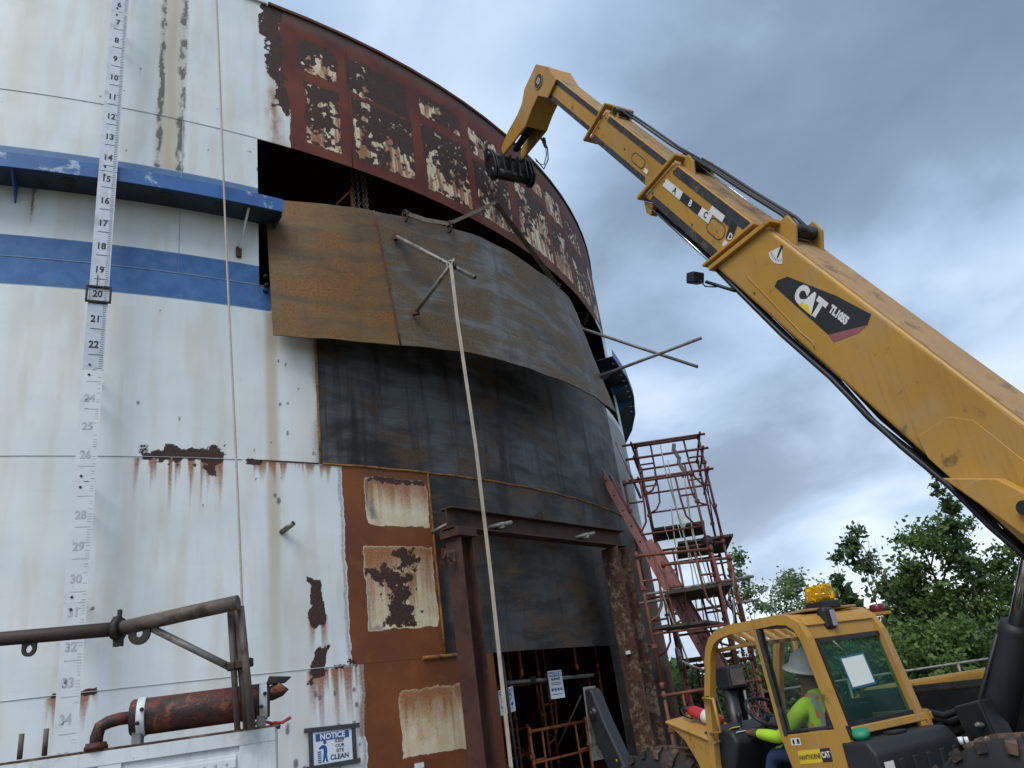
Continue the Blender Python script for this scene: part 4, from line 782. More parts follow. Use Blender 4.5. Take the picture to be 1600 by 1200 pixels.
tag(MB().tube([Matrix.Rotation(math.radians(18.5), 3, 'Z') @ q_+eo for q_ in rp], .010, 6).build('red_cord', M['red']), 'short tangled red cord lying on the enclosure roof corner', 'cord')
rk = empty('pipe_rack', (-2.3, 4.66, 0)); tag(rk, 'rusty pipe rack with lugs and braced posts above the white enclosure', 'rack'); ro_ = rk.location.copy()
def K_(x, y, z): return Vector((x, y, z))-ro_
MB().tube([K_(-5.0, 4.66, 2.78), K_(-3.9, 4.66, 2.705), K_(-3.209, 4.66, 2.665), K_(-2.50, 4.67, 2.625)], .041, 14).build('long_pipe', M['darkpipe'], rk)
MB().tube([K_(-2.49, 4.67, 2.625), K_(-2.1, 4.665, 2.655), K_(-1.79, 4.66, 2.675)], .043, 14).build('end_pipe', M['greypipe'], rk)
f_ = MB().lathe([(.075, -.02), (.075, .02)], K_(-2.51, 4.67, 2.625), (1, 0, .02), 6).build('flange', M['iron'], rk); MB().box(K_(-2.505, 4.67, 2.705), (.02, .02, .06)).build('bolt', M['iron'], f_); MB().box(K_(-2.505, 4.67, 2.545), (.05, .03, .04)).build('bolt', M['iron'], f_)
def lug(x, z, wd, h):
    mb = MB(); n = 14; out = [(-wd/2, .03)]+[(wd/2*math.cos(a), -h+wd/2+wd/2*math.sin(a)*1.0) for a in L_(PI, 2*PI, 10)]+[(wd/2, .03)]
    hole = [(.022*math.cos(a), -h+wd/2+.022*math.sin(a)) for a in L_(0, 2*PI, 12)[:-1]]
    bm = bmesh.new(); vo = [bm.verts.new(K_(x+a_, 4.66, z+b_)) for a_, b_ in out]; vh = [bm.verts.new(K_(x+a_, 4.66, z+b_)) for a_, b_ in hole]
    ed = [bm.edges.new((vo[i], vo[(i+1) % len(vo)])) for i in range(len(vo))]+[bm.edges.new((vh[i], vh[(i+1) % len(vh)])) for i in range(len(vh))]
    bmesh.ops.triangle_fill(bm, use_beauty=True, edges=ed); me = bpy.data.meshes.new('lug'); bm.to_mesh(me); bm.free(); me.materials.append(M['iron']); o = bpy.data.objects.new('lug', me); COL.objects.link(o); o.parent = rk; m = o.modifiers.new('s', 'SOLIDIFY'); m.thickness = .016; m.offset = 0
lug(-3.03, 2.625, .085, .085); lug(-2.375, 2.60, .13, .085)
MB().tube([K_(-2.31, 4.68, 2.60), K_(-1.885, 4.80, 2.325)], .021, 10).build('diagonal', M['galv'], rk)
for (x0, x1, y, r_) in ((-1.875, -1.845, 4.74, .018), (-1.85, -1.80, 4.78, .026), (-1.80, -1.755, 4.72, .022)): MB().tube([K_(x0, y, 2.72 if x0 < -1.86 else 2.66), K_(x1, y+.05, 1.98)], r_, 9).build('post', M['greypipe'], rk)
for (x, z) in ((-1.87, 2.33), (-1.82, 2.335), (-1.78, 2.34)): MB().box(K_(x, 4.78, z), (.05, .07, .05)).build('coupler', M['iron'], rk, .008)
# ================================================================ telehandler (X forward, Y left, Z up)
HD = math.radians(120); TO = Vector((1.793, 8.731, 0))
tl = empty('telehandler', TO, HD); tag(tl, 'large yellow telehandler with its long boom raised to the tank top', 'telehandler')
Y_, BK = M['yellow'], M['blacksteel']
al = math.radians(59.5); ba = Vector((math.cos(al), 0, math.sin(al))); bb = Vector((-math.sin(al), 0, math.cos(al))); BO = Vector((-3.9, 0, 1.9))
def bp_(s, t, y=0.): return BO+ba*s+bb*t+Vector((0, y, 0))
def bprism(name, poly, y0, y1, mat, par, bev=.0, seg=2): return MB().prism(poly, lambda s, t: bp_(s, t, y0), lambda s, t: bp_(s, t, y1)).build(name, mat, par, bev, seg)
boom = empty('boom'); boom.parent = tl
bprism('base_section', [(-.35, -.06), (4.62, -.06), (4.24, .60), (-.35, .60)], -.28, .28, Y_, boom, .035, 3)
bprism('mid_section', [(3.2, -.005), (6.35, -.005), (6.06, .54), (3.2, .54)], -.24, .24, Y_, boom, .02)
bprism('mid_section', [(5.0, .09), (8.12, .09), (7.98, .505), (5.0, .505)], -.19, .19, Y_, boom, .016)
bprism('tip_section', [(7.2, .13), (10.0, .13), (10.0, .45), (7.2, .45)], -.155, .155, Y_, boom, .014)
def strip(s0, s1, t0, t1, y): bprism('wear_strip', [(s0, t0), (s1, t0), (s1-.03, t1), (s0+.05, t1)], y, y+.004, M['wear'], boom)
strip(4.45, 6.0, .43, .53, .2415); strip(4.7, 6.2, .005, .085, .2415); strip(6.2, 7.85, .42, .495, .1915); strip(6.5, 8.05, .10, .17, .1915); strip(8.0, 9.85, .37, .44, .1565); strip(8.2, 9.7, .14, .20, .1565)
for (s0, s1, t, wy) in ((4.4, 6.0, .541, .20), (6.2, 7.9, .506, .155), (8.0, 9.9, .451, .12)): bprism('top_dust', [(s0, t), (s1, t), (s1, t+.003), (s0, t+.003)], -wy, wy, M['yellow_dust'], boom)
bprism('top_dust', [(.0, .601), (4.15, .601), (4.15, .604), (.0, .604)], -.25, .25, M['yellow_dust'], boom)
def collar(sb, tb, s_t, tt, wy, th, lip=.0):
    """slanted flange round the mouth of a section"""
    d = Vector((s_t-sb, tt-tb)); n = Vector((d.y, -d.x)).normalized(); n = n if n.x > 0 else -n
    c = empty('collar'); c.parent = boom
    q = lambda s, t, k: (s+n.x*k, t+n.y*k)
    pol = [q(sb, tb, 0), q(s_t, tt, 0), q(s_t, tt, th), q(sb, tb, th)]
    bprism('side_flange', pol, wy-.012, wy+.045, Y_, c, .008); bprism('side_flange', pol, -wy-.045, -wy+.012, Y_, c, .008)
    dn = d.normalized(); e = .06
    bprism('bottom_flange', [q(sb-dn.x*e, tb-dn.y*e, 0), q(sb+dn.x*.02, tb+dn.y*.02, 0), q(sb+dn.x*.02, tb+dn.y*.02, th), q(sb-dn.x*e, tb-dn.y*e, th)], -wy-.045, wy+.045, Y_, c, .008)
    bprism('top_flange', [q(s_t-dn.x*.02, tt-dn.y*.02, 0), q(s_t+dn.x*e, tt+dn.y*e, 0), q(s_t+dn.x*e, tt+dn.y*e, th), q(s_t-dn.x*.02, tt-dn.y*.02, th)], -wy-.045, wy+.045, Y_, c, .008)
    return c
c1 = collar(4.60, -.06, 4.20, .63, .285, .05); c1b = collar(4.75, -.09, 4.42, .50, .25, .035)
c2 = collar(6.35, -.02, 6.06, .58, .245, .045); c3 = collar(8.14, .07, 7.99, .545, .195, .04)
def gusset(c, pol, y0, y1, mat): bprism('roller_cheek', pol, y0, y1, mat, c, .006)
for yy in (-.2, .16): gusset(c1, [(4.24, .60), (3.86, .60), (4.0, .76), (4.16, .78)], yy, yy+.03, Y_)
for yy in (-.16, .12): gusset(c2, [(6.08, .54), (5.75, .54), (5.88, .66), (6.02, .68)], yy, yy+.025, Y_)
for yy in (-.12, .09): gusset(c3, [(8.0, .5), (7.74, .5), (7.84, .6), (7.95, .62)], yy, yy+.025, Y_)
for c, s, t, r_ in ((c1, 4.05, .69, .07), (c2, 5.92, .61, .06), (c3, 7.86, .57, .05)): MB().tube([bp_(s, t, -.14), bp_(s, t, .14)], r_, 12).build('roller', BK, c)
gusset(c2, [(6.36, -.07), (6.22, -.16), (6.12, -.15), (6.16, -.02)], .1, .2, Y_)
def line(name, pts, r_, mat, n=8): return MB().tube([bp_(*q) for q in pts], r_, n).build(name, mat, boom)
for yy in (-.1, .02, .10): line('hose', [(6.05, .66, yy), (5.6, .685, yy), (5.0, .70, yy), (4.3, .735, yy), (4.0, .70, yy)], .019, M['hose'])
for yy in (-.06, .06): line('hose', [(7.9, .60, yy), (7.3, .615, yy), (6.5, .625, yy), (6.05, .655, yy)], .015, M['hose'])
line('chrome_rod', [(6.2, .625, .07), (4.3, .64, .07)], .011, M['chrome'])
for yy, r_, mt in ((.19, .016, 'chrome'), (.12, .022, 'hose'), (.06, .016, 'chrome'), (-.05, .02, 'hose')): line('underside_rod', [(6.22, -.075, yy), (4.5, -.085, yy)], r_, M[mt])
for k, (yy, dr_) in enumerate(((.22, .0), (.17, .012), (.12, .02), (.05, .0), (.25, -.01))):
    line('boom_hose', [(4.6, -.075, yy), (4.3, -.10-dr_, yy), (3.4, -.135-dr_, yy), (2.7, -.125-dr_, yy), (2.2, -.165-dr_*2, yy), (1.8, -.155-dr_, yy), (1.3, -.12, yy), (.9, -.15-dr_, yy), (.3, -.12, yy)], .024, M['hose'])
for (s, t, y) in ((4.34, .50, .2815), (4.42, .36, .2815), (4.5, .2, .2815), (4.56, .06, .2815), (6.0, .46, .2415), (6.08, .3, .2415), (6.2, .1, .2415), (7.9, .44, .1915), (7.98, .28, .1915), (5.3, .12, .2415), (7.2, .28, .1915), (3.95, .02, .2815)): MB().lathe([(.012, 0), (.012, .006), (.006, .010)], bp_(s, t, y), (0, 1, 0), 6).build('bolt_or_sky_plug', M['wear'], boom)
MB().tube([bp_(4.15, .10, .283), bp_(3.2, .03, .283), bp_(3.05, .035, .283), bp_(2.98, .0, .283)], .006, 5).build('weld_seam', Y_, boom)
# pivot reinforcement on the base section
bprism('doubler_plate', [(1.72, .02), (1.62, .30), (1.45, .40), (-.3, .40), (-.3, -.05), (1.55, -.05)], .281, .293, Y_, boom, .006)
bprism('cylinder_bracket', [(1.32, -.05), (1.02, .22), (.55, .34), (.0, .34), (.0, .10), (.8, .02)], .294, .40, Y_, boom, .012)
MB().tube([bp_(.75, .2, -.42), bp_(.75, .2, .44)], .05, 14).build('pivot_pin', BK, boom)
# decals on the boom
def decal(name, poly, mat, y, par=boom): return bprism(name, poly, y, y+.0012, mat, par)
def btext(s, size, at, y, mat, sx=1, off=.0, name='lettering', par=boom, tiltd=0): 
    c_, s_ = math.cos(tiltd), math.sin(tiltd); x_ = -ba*c_-bb*s_*-1*-1; x_ = -ba*c_+bb*s_; y_ = bb*c_+ba*s_
    return text(s, size, frame(bp_(at[0], at[1], y), x_, y_), mat, par, name, off, .0004, sx)
dc = decal('brand_decal', [(3.684, .354), (3.088, .493), (2.681, .552), (2.655, .46), (2.939, .18), (3.761, .199), (3.77, .26)], M['decalblack'], .2812)
decal('brand_stripe', [(2.939, .18), (2.655, .46), (2.683, .366), (2.85, .158)], M['decalpink'], .2812)
btext('CAT', .215, (3.31, .302), .2832, M['decalwhite'], .88, .016, par=dc); btext('TL1055', .095, (2.955, .375), .2832, M['decalwhite'], .78, .006, par=dc)
decal('brand_triangle', [(3.40, .215), (3.19, .215), (3.31, .275)], M['decalyellow'], .2845, dc)
sec = [(3.93, .55)]+[(3.93-.17*math.sin(a), .55-.17*math.cos(a)) for a in L_(-.72, .72, 10)]
ag = decal('angle_gauge', sec, M['decalwhite'], .2812); decal('angle_pointer', [(3.945, .555), (3.915, .555), (3.90, .44), (3.915, .43)], M['ink'], .2845, ag)
for k, s in enumerate(('0', '1', '2', '3', '4', '5', '6', '7')): a = -.58+k*.166; btext(s, .034, (3.93-.14*math.sin(a), .55-.14*math.cos(a)), .2832, M['ink'], par=ag, name='numeral')
yb = .2452
a_ = decal('letter_panel', [(6.08, .245), (5.68, .245), (5.68, .34), (6.07, .34)], M['decalwhite'], yb); btext('A', .10, (5.83, .292), yb+.002, M['ink'], par=a_, off=.003)
a_ = decal('letter_panel', [(5.68, .245), (5.28, .245), (5.27, .345), (5.68, .34)], M['decalblack'], yb); btext('B', .10, (5.48, .292), yb+.002, M['decalwhite'], par=a_, off=.003)
a_ = decal('letter_panel', [(5.28, .245), (5.06, .245), (5.06, .35), (5.27, .345)], M['decalwhite'], yb); btext('C', .095, (5.16, .30), yb+.002, M['ink'], par=a_, off=.003)
decal('letter_panel', [(5.14, .352), (4.875, .352), (4.875, .425), (5.13, .425)], M['decalwhite'], yb)
a_ = decal('letter_panel', [(4.872, .43), (4.65, .43), (4.62, .25), (4.72, .25), (4.745, .36), (4.868, .365)], M['decalblack'], yb); btext('D', .095, (4.66, .285), yb+.002, M['decalwhite'], par=a_, off=.003)
def slot(s0, s1, t0, t1, y):
    r_ = (t1-t0)/2; p = [(s0+r_*math.sin(a)*-1, (t0+t1)/2+r_*math.cos(a)*-1) for a in L_(0, -PI, 8)]; p = [((s0 if i < 9 else s1)+0, 0) for i in range(0)]
    pts = [((s0-r_)-r_*-math.cos(a), (t0+t1)/2+r_*math.sin(a)) for a in L_(-PI/2, PI/2, 8)]+[((s1+r_)-r_*math.cos(a-PI/2+PI/2), (t0+t1)/2+r_*math.sin(a)) for a in L_(PI/2, -PI/2, 8)]
    MB().tube([bp_(s, t, y) for s, t in pts+[pts[0]]], .005, 5).build('access_slot', M['wear'], boom)
slot(5.08, 4.76, .175, .335, .2415); slot(6.98, 6.66, .22, .335, .1915)
decal('warning_label', [(4.72, .165), (4.60, .165), (4.60, .225), (4.72, .225)], M['decalwhite'], yb); decal('warning_label', [(6.62, .21), (6.53, .21), (6.53, .26), (6.62, .26)], M['decalwhite'], .1955)
# boom lamp on its bracket
wl = empty('boom_lamp'); wl.parent = tl
MB().tube([bp_(4.2, -.10, .28), bp_(4.45, -.18, .30), bp_(4.62, -.235, .30)], .018, 8).build('bracket', BK, wl); MB().tube([bp_(4.45, -.2, .30), bp_(4.6, -.28, .30), bp_(4.72, -.27, .30)], .008, 6).build('cable', M['hose'], wl)
MB().box(bp_(4.80, -.29, .30), (.12, .16, .12), Matrix.Rotation(-.35, 3, 'Y')).build('lamp_body', M['blackplastic'], wl, .015)
# goose-neck head
hd_ = empty('boom_head'); hd_.parent = tl
prof = [(10.449, .433), (10.566, .0), (10.486, -.214), (10.519, -.406), (10.663, -.751), (10.717, -1.04), (10.568, -1.13), (10.095, -.45), (10.082, -.184), (10.026, .06), (9.686, .138), (9.62, .44), (10.0, .52)]
bprism('cheek_plate', prof, .165, .20, Y_, hd_, .008); bprism('cheek_plate', prof, -.20, -.165, Y_, hd_, .008)
bprism('cover_plate', [(10.44, .42), (10.555, .0), (10.475, -.214), (10.51, -.406), (10.64, -.74), (10.61, -.74), (10.48, -.40), (10.45, -.21), (10.53, .0), (10.42, .40)], -.164, .164, Y_, hd_)
bprism('under_plate', [(10.10, -.45), (10.087, -.184), (10.03, .05), (9.70, .13), (9.72, .16), (10.06, .09), (10.12, -.18), (10.13, -.44)], -.164, .164, M['yellow'], hd_)
bprism('top_plate', [(9.63, .44), (10.0, .515), (10.44, .43), (10.42, .40), (10.0, .48), (9.64, .41)], -.164, .164, M['yellow'], hd_)
bprism('tilt_cylinder', [(10.25, -.5), (10.33, -.48), (10.62, -.98), (10.54, -1.02)], -.05, .05, BK, hd_, .02)
bprism('pin_boss', [(10.147+.125*math.cos(a), .252+.125*math.sin(a)) for a in L_(0, 2*PI, 18)[:-1]], .201, .215, Y_, hd_, .004)
nb = bprism('number_disc', [(10.147+.108*math.cos(a), .252+.108*math.sin(a)) for a in L_(0, 2*PI, 18)[:-1]], .2155, .217, M['decalblack'], hd_); btext('10', .125, (10.147, .252), .2185, M['decalwhite'], .9, .003, par=nb)
def hosepts(p): return [bp_(*q) for q in p]
MB().tube(hosepts([(10.28, -.62, -.20), (10.20, -.68, -.30), (10.08, -.70, -.30), (9.92, -.84, -.30), (9.95, -1.02, -.30), (10.15, -1.02, -.32), (10.35, -1.0, -.30)]), .010, 6).build('loop_hose', M['hose'], hd_)
MB().tube(hosepts([(10.25, -.60, -.20), (10.15, -.66, -.27), (9.98, -.78, -.27), (9.95, -.95, -.28), (10.1, -1.0, -.3), (10.3, -1.02, -.3)]), .008, 6).build('loop_hose', M['hose'], hd_)
for k in range(4): MB().box(bp_(10.22-.05*k, -.62-.02*k, -.25), (.07, .05, .03), Matrix.Rotation(.6*k, 3, 'Y')).build('hose_fitting', BK, hd_, .005)
# quick coupler and tilt carriage
cp = empty('quick_coupler'); cp.parent = tl
cc_ = Vector((2.50, 0, 10.30))
pl = [(x_*.9, z_*.85) for x_, z_ in ((.22, .40), (.10, .42), (-.02, .30), (-.12, .10), (-.16, -.22), (-.08, -.38), (.08, -.40), (.16, -.2), (.24, .1))]
for yy in (.38, .33, -.30, -.36): MB().prism(pl, lambda a, b: cc_+Vector((a, yy, b)), lambda a, b: cc_+Vector((a, yy+.03, b))).build('cheek', BK, cp, .008)
MB().tube([cc_+Vector((.05, -.34, .18)), cc_+Vector((.05, .44, .18))], .06, 14).build('upper_tube', BK, cp); MB().tube([cc_+Vector((.02, -.34, -.2)), cc_+Vector((.02, .44, -.2))], .09, 14).build('lower_tube', BK, cp)
MB().box(cc_+Vector((.06, .05, -.02)), (.10, .72, .34)).build('body', M['blackplastic'], cp, .02)
for yy in (-.22, -.08, .06, .2): MB().box(cc_+Vector((-.02, yy, -.05)), (.16, .03, .42)).build('rib', BK, cp, .006)
# lift cylinder
lc = empty('lift_cylinder'); lc.parent = tl
p0, p1, p2 = Vector((-2.36, .0, .75)), Vector((-3.115, 0, 1.95)), Vector((-3.45, 0, 2.62))
dd = (p1-p0).normalized(); MB().lathe([(.10, 0), (.118, .02), (.118, (p1-p0).length-.06), (.108, (p1-p0).length)], p0, dd, 22).build('barrel', M['blackplastic'], lc); MB().tube([p1-dd*.2, p1+dd*1.2], .062, 18).build('rod', M['chrome'], lc)
MB().tube([p0+Vector((.11, .1, .1)), p1+Vector((.11, .1, -.05))], .016, 8).build('pipe', M['blacksteel'], lc)
# chassis, axles
MB().box((-1.75, 0, .78), (5.4, .84, .46)).build('chassis', BK, tl, .03)
MB().box((-4.0, 0, 1.55), (.5, .9, 1.2)).build('rear_upright', Y_, tl, .04)
MB().box((0, 0, .66), (.28, 1.8, .26)).build('axle', BK, tl, .03); MB().box((-3.46, 0, .66), (.28, 1.8, .26)).build('axle', BK, tl, .03)
def wheel(x, y, st=0):
    wv = empty('wheel'); wv.parent = tl; wv.location = (x, y, .68); wv.rotation_euler = (0, 0, st); sg = 1 if y > 0 else -1
    Rw, W_ = .68, .38
    MB().lathe([(.34, -W_/2+.02), (.48, -W_/2), (.60, -W_/2+.02), (.645, -W_/2+.08), (.655, 0), (.645, W_/2-.08), (.60, W_/2-.02), (.48, W_/2), (.34, W_/2-.02)], (0, 0, 0), (0, 1, 0), 36).build('tyre', M['rubber'], wv)
    k = 22
    for i in range(k):
        for s_ in (-1, 1):
            a = 2*PI*(i+(.5 if s_ > 0 else 0))/k; mb = MB(); vs = []
            for (da, yy, r0_) in ((0, 0, .64), (.085, 0, .64), (.26, s_*W_*.5, .60), (.155, s_*W_*.5, .60)):
                for dr_ in (0, 1): rr_ = r0_ if not dr_ else (Rw if yy == 0 else Rw-.02); vs.append((rr_*math.cos(a+da), yy, rr_*math.sin(a+da)))
            e = .045*s_
            mb.add(vs, [(1, 3, 5, 7), (0, 6, 4, 2), (0, 2, 3, 1), (2, 4, 5, 3), (4, 6, 7, 5), (6, 0, 1, 7)]); mb.build('tread_lug', M['rubbermud'], wv)
    MB().lathe([(.05, .10), (.16, .11), (.20, .06), (.30, .05), (.345, .17), (.365, .17), (.365, -.17)], (0, 0, 0), (0, sg, 0), 30).build('rim', Y_, wv)
    for i in range(8): MB().lathe([(.016, 0), (.016, .03)], Vector((.12*math.cos(i*PI/4), sg*.10, .12*math.sin(i*PI/4))), (0, sg, 0), 6).build('lug_nut', BK, wv)
    return wv
wheel(0, 1.05, .12); wheel(-3.46, 1.10, .05); wheel(0, -1.05, .12); wheel(-3.46, -1.1, .05)
# engine hood on the right
MB().prism([(-.75, .75), (-.85, 1.50), (-1.1, 1.60), (-2.35, 1.655), (-3.1, 1.60), (-3.2, .75)], lambda a, b: Vector((a, -.62, b)), lambda a, b: Vector((a, -1.2, b))).build('engine_hood', Y_, tl, .05, 3)
MB().box((-1.98, -.612, 1.13), (2.3, .03, .78)).build('hood_side', M['blacksteel'], tl); MB().box((-1.7, -.598, 1.555), (1.3, .02, .05)).build('hood_edge', M['wear'], tl)
# hydraulic valve block and hoses between cab and boom
vb = MB().box((-2.72, .16, 1.30), (.22, .22, .34), Matrix.Rotation(.15, 3, 'Y')).build('valve_block', BK, tl, .015)
for k in range(3): MB().lathe([(.02, 0), (.02, .05), (.012, .07)], Vector((-2.78-.03*k, .28, 1.32-.09*k)), (0, 1, .2), 8).build('fitting', M['galv'], vb)
for k in range(2): MB().tube([(-2.56-.05*k, .26, 1.20), (-2.56-.05*k, .26, 1.25)], .018, 10).build('white_cap', M['whiteclean'], vb)
rs_ = random.Random(5)
for k in range(11):
    y0 = rs_.uniform(-.38, .22); z0 = rs_.uniform(1.05, 1.46); x0 = rs_.uniform(-1.5, -1.9); r_ = rs_.choice((.02, .026, .034)); sag = rs_.uniform(-.12, .22)
    MB().tube([(x0, y0, z0-.1), (x0-.25, y0+.05, z0+sag*.4), (x0-.55, y0+rs_.uniform(-.1, .12), z0+sag*.3-.06), (x0-.8, y0+rs_.uniform(-.05, .1), z0+.02), (-2.75, .1+rs_.uniform(-.1, .1), 1.35), (-2.8, .12, 1.1)], r_, 8).build('hydraulic_hose', M['hose'], tl)
# tank box behind the cab
bxp = empty('side_tank'); bxp.parent = tl
MB().prism([(-2.28, .62), (-2.28, 1.345), (-2.50, 1.34), (-2.56, 1.26), (-2.56, .62)], lambda a, b: Vector((a, 1.16, b)), lambda a, b: Vector((a, .28, b))).build('body', M['blackplastic'], bxp, .02, 3)
for k in range(6): MB().box((-2.565, .36+k*.145, .93), (.02, .05, .56)).build('rib', M['blackplastic'], bxp, .008)
MB().lathe([(.05, 0), (.05, .03), (.062, .032), (.062, .07), (.03, .085)], Vector((-2.36, 1.03, 1.335)), (-.3, .3, 1), 14).build('filler_cap', M['green'], bxp); MB().box((-2.33, 1.10, 1.40), (.03, .03, .09)).build('latch', BK, bxp, .005)
MB().box((-2.40, .72, 1.352), (.10, .14, .02)).build('handle', BK, bxp, .006)
MB().box((-2.575, 1.08, 1.17), (.004, .09, .08)).build('label', M['decalwhite'], bxp)
# ---------------------------------------------------------------- cab
cab = empty('cab'); cab.parent = tl
def post(pts, wd, mat=Y_, name='post', r_=None): return MB().tube(pts, wd, 10).build(name, mat, cab)
YL, YR = 1.15, .27
def rpost(name, pts, w1, w2, mat, y): 
    """flat bar bent in the X-Z plane"""
    n = len(pts); out = []; inn_ = []
    for i, p in enumerate(pts):
        a = Vector(pts[max(i-1, 0)]); b = Vector(pts[min(i+1, n-1)]); d = (b-a).normalized(); nn_ = Vector((-d.y, d.x)); out.append(Vector(p)+nn_*w1/2); inn_.append(Vector(p)-nn_*w1/2)
    mb = MB()
    for i in range(n-1):
        q4 = [out[i], out[i+1], inn_[i+1], inn_[i]]; mb.prism([tuple(v) for v in q4], lambda a, b: Vector((a, y, b)), lambda a, b: Vector((a, y-w2, b)))
    o = mb.build(name, mat, cab); 
    bm = bmesh.new(); bm.from_mesh(o.data); bmesh.ops.remove_doubles(bm, verts=bm.verts, dist=.0005); inner = [f for f in bm.faces if all(len(e.link_faces) > 2 for e in f.edges if True) ]
    bm.to_mesh(o.data); bm.free(); return o
fp = [(-.80, .62), (-.84, 1.2), (-.935, 1.68), (-1.06, 2.03), (-1.10, 2.11), (-1.16, 2.175), (-1.25, 2.215), (-1.40, 2.235), (-1.95, 2.232), (-2.06, 2.215), (-2.14, 2.16), (-2.19, 2.06), (-2.24, 1.75), (-2.285, 1.44), (-2.33, 1.15), (-2.38, .62)]
for y in (YL, YR+.06): rpost('side_frame', fp, .075, .06, Y_, y)
rpost('door_post', [(-1.76, 1.40), (-1.745, 1.8), (-1.73, 2.205)], .035, .05, M['wear'], YL-.002); rpost('door_post_trim', [(-1.725, 1.36), (-1.71, 1.8), (-1.695, 2.21)], .035, .05, Y_, YL-.001)
# lower side panel
MB().prism([(-1.70, 1.405), (-2.262, 1.43), (-2.33, 1.15), (-2.35, .62), (-1.80, .62), (-1.76, 1.1)], lambda a, b: Vector((a, YL-.004, b)), lambda a, b: Vector((a, YL-.05, b))).build('side_panel', Y_, cab, .006)
# roof: solid rear half, slatted front half
MB().prism([(-1.70, 2.19), (-1.70, 2.255), (-2.05, 2.25), (-2.16, 2.215), (-2.20, 2.15), (-2.12, 2.15)], lambda a, b: Vector((a, YL-.061, b)), lambda a, b: Vector((a, YR+.065, b))).build('roof_panel', Y_, cab, .012)
MB().box((-1.92, .68, 2.27), (.36, .62, .02)).build('roof_plate', M['yellow_dust'], cab, .006)
MB().box((-1.22, .68, 2.205), (.06, .74, .04)).build('roof_crossbar', Y_, cab, .01)
for k in range(6):
    y = .40+k*.125; mb = MB(); mb.prism([(-1.20, 2.20), (-1.30, 2.18), (-1.45, 2.09), (-1.70, 2.07), (-1.70, 2.10), (-1.46, 2.12), (-1.32, 2.215), (-1.20, 2.23)], lambda a, b: Vector((a, y, b)), lambda a, b: Vector((a, y+.05, b))); mb.build('roof_slat', Y_, cab, .004)
MB().tube([(-.98, YL-.09, 2.09), (-1.7, YL-.09, 2.10)], .017, 8).build('grab_rail', Y_, cab)
# rear wall: window with black gasket
def rp_(y, z): return Vector((-2.20-(2.03-z)*.155, y, z))
MB().prism([(YL-.062, 2.155), (YR+.0, 2.155), (YR, 2.05), (YL-.062, 2.05)], lambda a, b: rp_(a, b), lambda a, b: rp_(a, b)+Vector((.05, 0, 0))).build('rear_header', Y_, cab, .006)
for (ya, yb_) in ((YL-.062, 1.045), (.25, .215)): MB().prism([(ya, 2.049), (yb_, 2.049), (yb_, 1.43), (ya, 1.43)], lambda a, b: rp_(a, b), lambda a, b: rp_(a, b)+Vector((.05, 0, 0))).build('rear_jamb', Y_, cab, .004)
MB().prism([(YL-.062, 1.429), (.17, 1.429), (.17, 1.375), (YL-.062, 1.375)], lambda a, b: rp_(a, b)+Vector((-.035, 0, 0)), lambda a, b: rp_(a, b)+Vector((.05, 0, 0))).build('rear_sill', Y_, cab, .006)
MB().prism([(YL-.062, 1.374), (.17, 1.374), (.17, .7), (YL-.062, .7)], lambda a, b: rp_(a, b)+Vector((.01, 0, 0)), lambda a, b: rp_(a, b)+Vector((.05, 0, 0))).build('rear_lower_panel', BK, cab)
rw = empty('rear_window'); rw.parent = cab
MB().prism([(1.044, 2.048), (.251, 2.048), (.251, 1.43), (1.044, 1.43)], lambda a, b: rp_(a, b)+Vector((.012, 0, 0)), lambda a, b: rp_(a, b)+Vector((.018, 0, 0))).build('pane', M['glassgreen'], rw)
for (y0, y1, z0, z1) in ((.251, 1.044, 2.018, 2.048), (.251, 1.044, 1.43, 1.458), (1.02, 1.044, 1.4585, 2.0175), (.251, .275, 1.4585, 2.0175)): MB().prism([(y0, z0), (y1, z0), (y1, z1), (y0, z1)], lambda a, b: rp_(a, b)+Vector((-.006, 0, 0)), lambda a, b: rp_(a, b)+Vector((.011, 0, 0))).build('gasket', BK, rw)
MB().prism([(.842, 1.885), (.594, 1.895), (.592, 1.69), (.84, 1.68)], lambda a, b: rp_(a, b)+Vector((.009, 0, 0)), lambda a, b: rp_(a, b)+Vector((.010, 0, 0))).build('paper_sheet', M['paper'], rw)
MB().prism([(.858, 1.90), (.578, 1.91), (.576, 1.675), (.856, 1.665)], lambda a, b: rp_(a, b)+Vector((.0103, 0, 0)), lambda a, b: rp_(a, b)+Vector((.0108, 0, 0))).build('paper_sleeve', M['bluefolder'], rw)
MB().tube([rp_(.88, 2.02)+Vector((-.015, 0, 0)), rp_(.80, 1.92)+Vector((-.015, 0, 0))], .006, 6).build('wiper', M['galv'], rw)
# quarter window with rounded upper corner
qw = empty('quarter_window'); qw.parent = cab
qpoly = [(-1.765, 1.425), (-2.225, 1.445), (-2.20, 1.75), (-2.16, 2.03), (-2.11, 2.12), (-2.03, 2.17), (-1.90, 2.185), (-1.75, 2.188)]
MB().prism(qpoly, lambda a, b: Vector((a, YL-.025, b)), lambda a, b: Vector((a, YL-.031, b))).build('pane', M['glassclear'], qw)
cqx = sum(p[0] for p in qpoly)/8; cqz = sum(p[1] for p in qpoly)/8
MB().tube([Vector((p[0], YL-.02, p[1])) for p in qpoly+[qpoly[0]]], .013, 6).build('gasket', M['wear'], qw)
# far (right) side wall and window
MB().box((-1.75, YR-.03, 1.1), (1.2, .03, .7)).build('right_panel', Y_, cab)
MB().box((-1.60, YR-.02, 1.8), (.9, .006, .62)).build('right_pane', M['glassclear'], cab); MB().tube([(-1.2, YR, 1.45), (-1.25, YR, 2.2)], .025, 8).build('right_post', Y_, cab)
MB().box((-1.5, .71, .80), (1.5, .86, .04)).build('floor', BK, cab)
